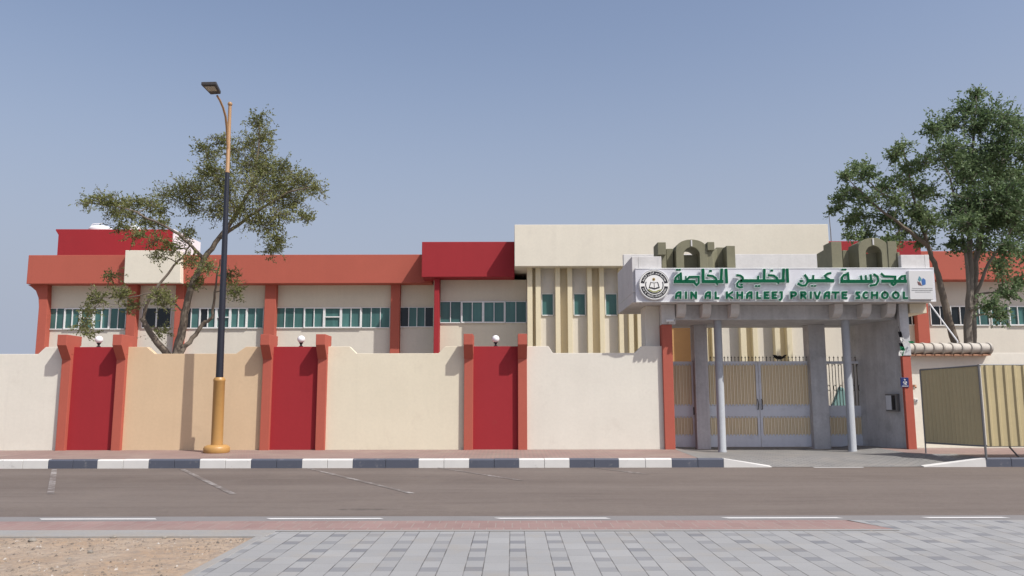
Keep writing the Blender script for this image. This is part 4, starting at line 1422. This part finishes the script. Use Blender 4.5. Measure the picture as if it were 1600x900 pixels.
q = at(1046, 502.5, GP - .02)
o = thing('security_camera', (q.x, GP, q.z), 'small white security camera on top of the left red orange post', 'camera')
MB().tube([(q.x, GP + .03, q.z - .05), (q.x, GP - .06, q.z - .05), (q.x, GP - .08, q.z - .01)], .015, 8).build('bracket', M['frame'], o)
MB().tube([(q.x - .10, GP - .10, q.z + .012), (q.x + .10, GP - .07, q.z + .025)], .035, 14).build('camera_body', M['frame'], o, smooth=True)
MB().tube([(q.x + .101, GP - .07, q.z + .025), (q.x + .115, GP - .068, q.z + .026)], .026, 14).build('lens', M['black'], o)

# bunting hanging on the corner
fl = thing('bunting', tuple(at(1408, 535, pB.y - .2)), 'crumpled green, white and black flag cloth hanging at the head of the right post', 'flag')
for (u, v, du, dv, mt) in ((1405, 518, 5, 9, 'black'), (1408, 527, 5, 8, 'near_white'), (1406, 536, 6, 6, 'black'), (1408, 541, 6, 7, 'flag_green'), (1407, 548, 5, 8, 'near_white'), (1410, 549, 4, 7, 'flag_green'),
                           (1421, 533, 8, 3, 'flag_green')):
    s = MB()
    n = 5
    vs = []
    for j in range(n + 1):
        for i in range(4):
            p = at(u - 2 + du * i / 3 + (j * .5 if v < 545 else -j * .2), v + dv * j / n, pB.y - .2 - .03 * math.sin(i * 1.9 + j * .8) - .02 * (v % 3))
            vs.append(p)
    fs = [(j * 4 + i, (j + 1) * 4 + i, (j + 1) * 4 + i + 1, j * 4 + i + 1) for j in range(n) for i in range(3)]
    s.add(vs, fs)
    f = s.build('flag_strip', M[mt], fl)
    md = f.modifiers.new('cloth', 'SOLIDIFY')
    md.thickness = .006
MB().tube([at(1404, 510, pB.y - .2), at(1408, 530, pB.y - .2), at(1410, 552, pB.y - .2)], .006, 6).build('cord', M['black'], fl)
st_ = MB()
a, b = at(1452, 474, 23.4), at(1496, 533, 23.0)
st_.tube([a, b], .022, 8)
st_.tube([(b.x, b.y, b.z), (b.x, b.y, SW)], .022, 8)
tag(st_.build('stay_pole', M['tank'], org=(b.x, b.y, SW)), 'thin white stay pole slanting from the canopy corner behind the tiled wall', 'pole')

# ---------------------------------------------------------------- street lamp
LYY = WY - .86
LG = walk_z(LYY) - .003
LX = X(338.5, 704.5, LYY)
lamp = thing('street_lamp', (LX, LYY, LG), 'tall black and ochre street lamp with one curved arm in front of the peach wall', 'street lamp')
zc = Z(590, LYY, 343)
zk = Z(270, LYY, 355)
ze = Z(166, LYY, 359)
mpx = LYY / FPX
MB().lathe(LX, LYY, [(.30, LG), (.315, LG + .03), (.315, LG + .12), (.29, LG + .16), (.23, LG + .19), (.16, LG + .20)], 40).build('base', M['pole_gold'], lamp, smooth=True)
MB().lathe(LX, LYY, [(.142, LG + .202), (.138, zc - .10), (.146, zc - .09), (.146, zc - .05), (.115, zc), (.098, zc + .005)], 32).build('lower_shaft', M['pole_gold'], lamp, smooth=True)
MB().lathe(LX, LYY, [(.092, zc + .006), (.058, zk)], 24).build('pole', M['pole_black'], lamp, smooth=True)
MB().lathe(LX, LYY, [(.060, zk + .002), (.062, zk + .02), (.052, zk + .05), (.043, ze), (.03, ze + .01)], 20).build('upper_pole', M['pole_copper'], lamp, smooth=True)
fz = ze + .06
MB().lathe(LX, LYY, [(max(.004, .062 * math.sin(t)), fz - .062 * math.cos(t)) for t in [math.pi * k / 10 for k in range(11)]], 18).build('finial', M['pole_copper'], lamp, smooth=True)
arm = []
for (u, v, dy) in ((357, 240, 0), (355.5, 222, -.05), (354.5, 200, -.2), (352.5, 182, -.4), (348.5, 168, -.6), (343.7, 157, -.8), (339.2, 149.5, -.95)):
    arm.append(at(u, v, LYY + dy))
am = MB().tube(arm, [.032, .034, .032, .03, .028, .027, .026], 12).build('arm', M['pole_copper'], lamp, smooth=True)
hd = MB()
A_, B_, C_, D_ = at(345, 147, LYY - .95), at(329, 148, LYY - 1.0), at(314, 133, LYY - 1.75), at(338, 132.5, LYY - 1.7)
quad = [A_, B_, C_, D_]
up = Vector((0, 0, .085))
hd.add([p for p in quad] + [p + up for p in quad], [(0, 1, 2, 3), (7, 6, 5, 4), (1, 0, 4, 5), (2, 1, 5, 6), (3, 2, 6, 7), (0, 3, 7, 4)])
ho = hd.build('lamp_head', M['lamp_body'], lamp, bevel=.015)
cc = (A_ + B_ + C_ + D_) / 4
nrm = (B_ - A_).cross(D_ - A_).normalized()
if nrm.z > 0:
    nrm = -nrm
lq = []
for fa_, fb_ in ((.15, .42), (.85, .42), (.85, .9), (.15, .9)):
    p = (A_ * (1 - fa_) + B_ * fa_) * (1 - fb_) + (D_ * (1 - fa_) + C_ * fa_) * fb_
    lq.append(p + nrm * .006)
MB().add(lq + [p + nrm * .012 for p in lq], [(0, 1, 2, 3), (7, 6, 5, 4), (1, 0, 4, 5), (2, 1, 5, 6), (3, 2, 6, 7), (0, 3, 7, 4)]).build('lens', M['lamp_lens'], ho)

# the whole lamp leans a touch to the left
LEAN = math.atan2(X(359.5, 170, LYY) - X(338.5, 704, LYY), 8.3) 
for o in (am, ho) + tuple(ho.children):
    o.data.transform(Matrix.Rotation(-LEAN, 4, 'Y'))
lamp.rotation_euler = (0, LEAN, 0)

# ---------------------------------------------------------------- corrugated screen
cs = thing('corrugated_screen', tuple(at(1541, 716, z=KS)), 'cream corrugated metal screen on a steel frame standing on the pavement at the right', 'screen')
fA = at(1541, 716, z=KS)
fB = at(1447, 709.5, z=KS)
H1 = Z(571, fA.y, 1526)
H0 = Z(697, fA.y, 1538)


def corrugated(A, B, z0, z1, amp, per, flip):
    A, B = Vector((A.x, A.y, 0)), Vector((B.x, B.y, 0))
    L = (B - A).length
    d = (B - A).normalized()
    nn = Vector((d.y, -d.x, 0)) * flip
    vs, fs = [], []
    prof = []
    s = 0
    while s < L:
        for f_, h in ((0, 0), (.30, 0), (.42, 1), (.62, 1), (.74, 0)):
            if s + f_ * per < L:
                prof.append((s + f_ * per, h))
        s += per
    prof.append((L, 0))
    nz = 6
    for j in range(nz + 1):
        z = z0 + (z1 - z0) * j / nz
        for (a, h) in prof:
            wob = mnoise.noise(Vector((a * 1.3, z * 1.2, 9))) * .012
            p = A + d * a + nn * (h * amp + wob)
            vs.append((p.x, p.y, z))
    m = len(prof)
    for j in range(nz):
        for i in range(m - 1):
            fs.append((j * m + i, j * m + i + 1, (j + 1) * m + i + 1, (j + 1) * m + i))
    return MB().add(vs, fs)


fC = Vector((fA.x + 3.4, fA.y + .05, KS))
s1 = corrugated(fA + Vector((.03, -.03, 0)), fC, H0, H1, .032, .215, 1).build('front_sheet', M['tin'], cs)
s2 = corrugated(fB, fA + Vector((-.005, .01, 0)), H0 + .0, H1 - .02, .006, .10, 1).build('side_sheet', M['tin'], cs)
for s in (s1, s2):
    md = s.modifiers.new('sheet', 'SOLIDIFY')
    md.thickness = .004
fm = MB()
fm.tube([(fA.x, fA.y, KS), (fA.x, fA.y, H1 + .02)], .026, 8)
fm.tube([(fB.x, fB.y, KS), (fB.x, fB.y, H1 - .04)], .018, 8)
fm.tube([(fB.x, fB.y, H1 - .05), (fA.x, fA.y, H1 + .0)], .02, 8)
fm.tube([(fB.x, fB.y, H0), (fA.x, fA.y, H0)], .02, 8)
fm.tube([(fA.x, fA.y - .01, H1 + .01), (fC.x, fC.y - .01, H1 + .01)], .02, 8)
fm.tube([(fA.x, fA.y + .05, H0), (fC.x, fC.y + .05, H0)], .02, 8)
b0, b1 = at(1592, 714.5, z=KS), at(1578, 699, fA.y + .2)
fm.tube([b0, b1, (b1.x - .25, b1.y + .1, H0 + .8)], .02, 8)
fm.tube([(fC.x, fC.y, KS), (fC.x, fC.y, H1)], .026, 8)
fm.build('screen_frame', M['steel_grey'], cs, smooth=True)


# ---------------------------------------------------------------- trees
def tree(name, label, Y0, limbs, clusters, barkm, leafm, base, leaf=(.055, .10), dens=1.0, seed=1, depth=1.3, spread=.5, skip=0.0):
    rg = random.Random(seed)
    bpt = at(base[0], base[1], Y0)
    t = thing(name, (bpt.x, Y0, SW), label, 'tree')
    tr_ = MB()
    nodes = []
    for (pts, r0, r1) in limbs:
        P = [at(u, v, Y0 + dy) for (u, v, dy) in pts]
        # smooth subdivision with a little wander
        Q = []
        for i in range(len(P) - 1):
            for k in range(4):
                f = k / 4
                Q.append(P[i].lerp(P[i + 1], f) + (Vector((rg.uniform(-1, 1), rg.uniform(-1, 1), rg.uniform(-1, 1))) * .025 if k else Vector((0, 0, 0))))
        Q.append(P[-1])
        rad = [r0 + (r1 - r0) * i / (len(Q) - 1) for i in range(len(Q))]
        tr_.tube(Q, rad, 9)
        nodes += [(q, r) for q, r in zip(Q, rad)][2:]
    vs, fs = [], []

    def leafq(p, d, L, W):
        a = Vector((rg.gauss(0, 1), rg.gauss(0, 1), rg.gauss(0, 1)))
        s = d.cross(a)
        if s.length < 1e-3:
            return
        s.normalize()
        o = len(vs)
        vs.extend([tuple(p), tuple(p + d * L * .5 + s * W * .5), tuple(p + d * L), tuple(p + d * L * .5 - s * W * .5)])
        fs.append((o, o + 1, o + 2, o + 3))

    px = Y0 / FPX
    cen = []
    for (u, v, r) in clusters:
        if rg.random() < skip:
            continue
        c = at(u, v, Y0 + rg.uniform(-depth, depth))
        cen.append((c, r * px))
    done = list(nodes)
    order = sorted(cen, key=lambda c: min((c[0] - q).length for q, _ in nodes))
    for c, r in order:
        best = min(done, key=lambda q: (c - q[0]).length + max(0, q[0].z - c.z) * .5)
        q, qr = best
        mid = q.lerp(c, .5) + Vector((rg.uniform(-.1, .1), rg.uniform(-.1, .1), rg.uniform(-.02, .14))) * (c - q).length * .6
        rr = min(qr * .6, .05)
        tr_.tube([q, q.lerp(mid, .5) + Vector((0, 0, .01)), mid, c], [rr, rr * .75, rr * .55, .008], 6, caps=False)
        done += [(mid, rr * .6), (c, rr * .5)]
        # twigs with leaves on them
        ntw = int((18 + 70 * (r / .4) ** 1.5) * dens)
        for k in range(ntw):
            d = Vector((rg.gauss(0, 1), rg.gauss(0, .9), rg.gauss(.15, .8))).normalized()
            L = max(.24, min(r, .42)) * rg.uniform(.6, 1.7)
            s0 = c + Vector((rg.gauss(0, 1), rg.gauss(0, 1), rg.gauss(0, .8))) * max(r, .2) * spread
            bend = Vector((rg.gauss(0, .25), rg.gauss(0, .25), rg.uniform(-.45, .2)))
            e = s0 + d * L + bend * L * .5
            if k % 3 == 0:
                tr_.tube([s0.lerp(c, .7), s0.lerp(e, .5), e], [.008, .006, .003], 4, caps=False)
            nl = rg.randint(9, 15)
            for j in range(nl):
                f = (j + rg.random()) / nl
                p = s0.lerp(e, f) + bend * (f * f - f) * L * .3
                ld = (d + Vector((rg.gauss(0, .8), rg.gauss(0, .8), rg.gauss(-.1, .8)))).normalized()
                Lf = rg.uniform(*leaf)
                leafq(p + Vector((rg.gauss(0, 1), rg.gauss(0, 1), rg.gauss(0, 1))) * r * .05, ld, Lf, Lf * rg.uniform(.38, .6))
    tr_.build('trunk', barkm, t, smooth=True)
    cm = MB()
    cm.add(vs, fs)
    cm.build('crown', leafm, t)
    return t


L_limbs = [([(268, 700, 0), (270, 600, 0), (274, 556, 0)], .20, .16),
           ([(274, 560, 0), (283, 525, .1), (288, 490, .1), (298, 450, .1), (318, 405, .2), (342, 372, .3), (372, 330, .4), (398, 285, .4), (404, 235, .4), (405, 195, .4)], .15, .02),
           ([(266, 560, 0), (245, 535, -.2), (229, 510, -.3), (221, 497, -.3)], .12, .07),
           ([(228, 508, -.3), (224, 497, -.3), (232, 470, -.4), (248, 445, -.4), (268, 420, -.3), (285, 402, -.2), (300, 380, 0)], .06, .025),
           ([(280, 556, 0), (300, 528, .3), (318, 505, .4), (331, 497, .4), (334, 475, .4), (338, 440, .3), (344, 405, .2)], .085, .02),
           ([(342, 372, .3), (372, 352, -.2), (410, 325, -.4), (450, 300, -.5), (485, 292, -.5)], .07, .015),
           ([(318, 405, .2), (300, 385, -.3), (278, 365, -.5), (250, 350, -.6), (215, 332, -.7), (180, 322, -.8), (140, 316, -.8)], .06, .012),
           ([(372, 330, .4), (350, 300, -.2), (330, 265, -.3), (320, 232, -.3)], .045, .01),
           ([(288, 490, .1), (262, 462, -.4), (235, 458, -.5), (200, 465, -.6), (160, 465, -.6), (134, 500, -.6)], .03, .008)]
L_cl = [(403, 190, 12), (414, 212, 13), (396, 222, 13), (347, 218, 9), (318, 231, 7), (331, 240, 9), (370, 235, 16), (402, 246, 17), (384, 262, 19), (330, 262, 12), (322, 272, 12),
        (350, 282, 20), (420, 270, 20), (442, 262, 12), (460, 285, 20), (480, 290, 14), (496, 296, 8), (400, 300, 26), (430, 310, 22), (456, 320, 16), (474, 340, 11), (345, 306, 22),
        (310, 300, 18), (285, 296, 16), (262, 305, 15), (302, 322, 18), (340, 330, 16), (376, 330, 18), (402, 346, 15), (422, 352, 14), (432, 372, 11), (426, 390, 12),
        (135, 318, 7), (155, 313, 10), (175, 315, 11), (195, 318, 11), (215, 316, 10), (236, 320, 11), (182, 334, 9), (206, 336, 9), (226, 346, 9), (250, 350, 9), (192, 356, 7),
        (216, 366, 7), (242, 376, 7), (270, 386, 11), (290, 366, 9), (250, 332, 9), (175, 430, 6), (190, 460, 10), (152, 466, 9), (137, 485, 8), (131, 508, 6), (136, 520, 5), (205, 478, 7),
        (250, 460, 9), (256, 476, 7), (249, 400, 6), (298, 408, 10), (325, 418, 9), (358, 432, 10), (366, 455, 9), (308, 442, 8), (250, 518, 8), (440, 335, 12), (410, 262, 14), (440, 290, 16)]
tree('ghaf_tree', 'wispy olive green tree with forked stems rising behind the peach wall', 26.0, L_limbs, L_cl, M['bark'], M['leaf_olive'], (270, 556), seed=3, dens=1.3, spread=.62, leaf=(.045, .095))

B_limbs = [([(1511, 700, 0), (1512, 600, 0), (1513, 530, 0), (1514, 470, 0), (1516, 410, 0), (1514, 350, .2), (1516, 280, .2), (1522, 200, .2), (1525, 155, .2)], .17, .02),
           ([(1519, 540, .2), (1522, 480, .2), (1524, 410, .2), (1535, 350, .3), (1555, 290, .3), (1575, 220, .3), (1590, 190, .3)], .12, .02),
           ([(1514, 480, -.1), (1511, 420, -.2), (1502, 350, -.3), (1485, 280, -.4), (1460, 215, -.4)], .06, .015),
           ([(1522, 470, .1), (1545, 410, -.3), (1575, 370, -.5), (1600, 330, -.6)], .06, .015)]
B_cl = [(1525, 148, 12), (1510, 172, 22), (1482, 194, 20), (1456, 202, 14), (1545, 180, 21), (1570, 192, 21), (1592, 204, 18), (1450, 230, 16), (1480, 235, 27), (1520, 225, 32), (1560, 230, 32), (1602, 236, 28),
        (1470, 270, 26), (1510, 275, 32), (1552, 275, 32), (1592, 275, 28), (1480, 310, 26), (1520, 312, 32), (1562, 316, 32), (1602, 320, 28), (1472, 345, 21), (1510, 350, 25), (1552, 350, 26), (1592, 360, 23),
        (1492, 380, 15), (1532, 386, 18), (1572, 386, 18), (1602, 395, 16), (1560, 420, 18), (1575, 458, 15), (1547, 478, 13), (1522, 440, 8), (1595, 440, 12), (1560, 492, 11), (1640, 260, 30), (1640, 310, 30), (1630, 220, 24), (1635, 360, 24),
        (1500, 250, 28), (1540, 255, 28), (1500, 330, 25), (1540, 330, 25), (1580, 335, 25), (1578, 300, 25), (1530, 200, 20)]
tree('shade_tree', 'tall dense green tree at the right edge behind the tiled wall', 25.4, B_limbs, B_cl, M['bark_pale'], M['leaf_green'], (1513, 530), seed=5, dens=.85, depth=1.6, leaf=(.08, .14), spread=.40, skip=.12)
A_limbs = [([(1500, 700, 0), (1498, 600, 0), (1493, 535, 0), (1480, 490, 0), (1470, 450, 0), (1462, 420, .1), (1450, 385, .1), (1440, 350, .2), (1425, 300, .2), (1412, 235, .2)], .16, .02),
           ([(1450, 385, .1), (1420, 360, -.2), (1385, 335, -.3), (1350, 305, -.4), (1325, 280, -.4)], .07, .012),
           ([(1440, 350, .2), (1410, 320, .4), (1375, 300, .5), (1345, 272, .5)], .05, .012)]
A_cl = [(1340, 265, 14), (1322, 276, 11), (1356, 270, 15), (1311, 310, 12), (1330, 305, 16), (1305, 326, 7), (1345, 336, 15), (1330, 346, 12), (1360, 310, 16), (1381, 290, 16), (1400, 240, 9), (1411, 228, 10),
        (1394, 246, 8), (1420, 262, 14), (1441, 256, 12), (1410, 280, 18), (1400, 316, 18), (1431, 300, 18), (1380, 341, 18), (1352, 366, 14), (1410, 356, 18), (1391, 375, 14), (1441, 340, 18), (1371, 386, 9),
        (1441, 376, 15), (1335, 370, 8), (1450, 300, 16), (1455, 350, 14), (1430, 330, 14)]
tree('leaning_tree', 'leaning dusty green tree spreading over the right arch ornament', 25.0, A_limbs, A_cl, M['bark'], M['leaf_dusty'], (1494, 535), seed=8, dens=.8, depth=1.0, leaf=(.07, .13), spread=.40)


# ---------------------------------------------------------------- stones in the sand
pr2g = random.Random(11)
def stone(u, v, s, lab, mat='stone'):
    p = at(u, v, z=0)
    bm = bmesh.new()
    bmesh.ops.create_icosphere(bm, subdivisions=2, radius=1)
    sd = rnd.uniform(0, 99)
    mb = MB()
    idx = {}
    vs = []
    z0 = sand_z(p.x, p.y)
    for i, w in enumerate(bm.verts):
        k = 1 + .35 * mnoise.noise(w.co * 1.3 + Vector((sd, 0, 0)))
        vs.append((p.x + w.co.x * s * k, p.y + w.co.y * s * .8 * k, z0 + s * .3 + w.co.z * s * .6 * k))
        w.index = i
    mb.add(vs, [tuple(w.index for w in f.verts) for f in bm.faces])
    bm.free()
    tag(mb.build('stone', M[mat], org=(p.x, p.y, z0)), lab, 'stone', 'stones lying in the sand')


stone(141, 863, .032, 'dark grey stone in the middle of the sand')
stone(178, 839, .035, 'pale stone against the concrete edging left of centre of the sand')
stone(50, 847, .045, 'low brown stone near the left edge of the sand')
stone(257, 839.5, .028, 'small dark stone against the concrete edging nearer the pavers')
gr = MB()
for i in range(260):
    u, v = pr2g.gauss(388, 22), pr2g.uniform(890, 902)
    p = at(u, v, z=0)
    if p.x > SAND_X - .2:
        continue
    z = sand_z(p.x, p.y)
    h, dx, dy = pr2g.uniform(.015, .05), pr2g.gauss(0, .018), pr2g.gauss(0, .018)
    gr.add([(p.x - .002, p.y, z - .003), (p.x + .002, p.y, z - .003), (p.x + dx, p.y + dy, z + h)], [(0, 1, 2)])
struct(gr.build('dry_grass', M['straw']), 'stuff')
stone(108, 874, .02, 'small black stone in front of the dark grey stone')
peb = MB()
pr2 = random.Random(4)
for i in range(5200):
    x, y = pr2.uniform(-8.5, SAND_X - .15), pr2.uniform(6.2, CE0 - .05)
    if mnoise.noise(Vector((x * 1.2, y * 1.2, 7))) < pr2.uniform(-.6, .3):
        continue
    s = pr2.choice((.005, .006, .008, .009, .012, .018)) * pr2.uniform(.7, 1.3)
    z = sand_z(x, y)
    a = pr2.uniform(0, 6.28)
    ca, sa = math.cos(a) * s, math.sin(a) * s
    peb.add([(x + ca, y + sa, z), (x - sa, y + ca, z), (x - ca * .8, y - sa, z), (x + sa, y - ca * .9, z), (x + ca * .1, y + sa * .1, z + s * .8)],
            [(0, 1, 4), (1, 2, 4), (2, 3, 4), (3, 0, 4)])
o = peb.build('pebbles', M['pebble'])
struct(o, 'stuff')
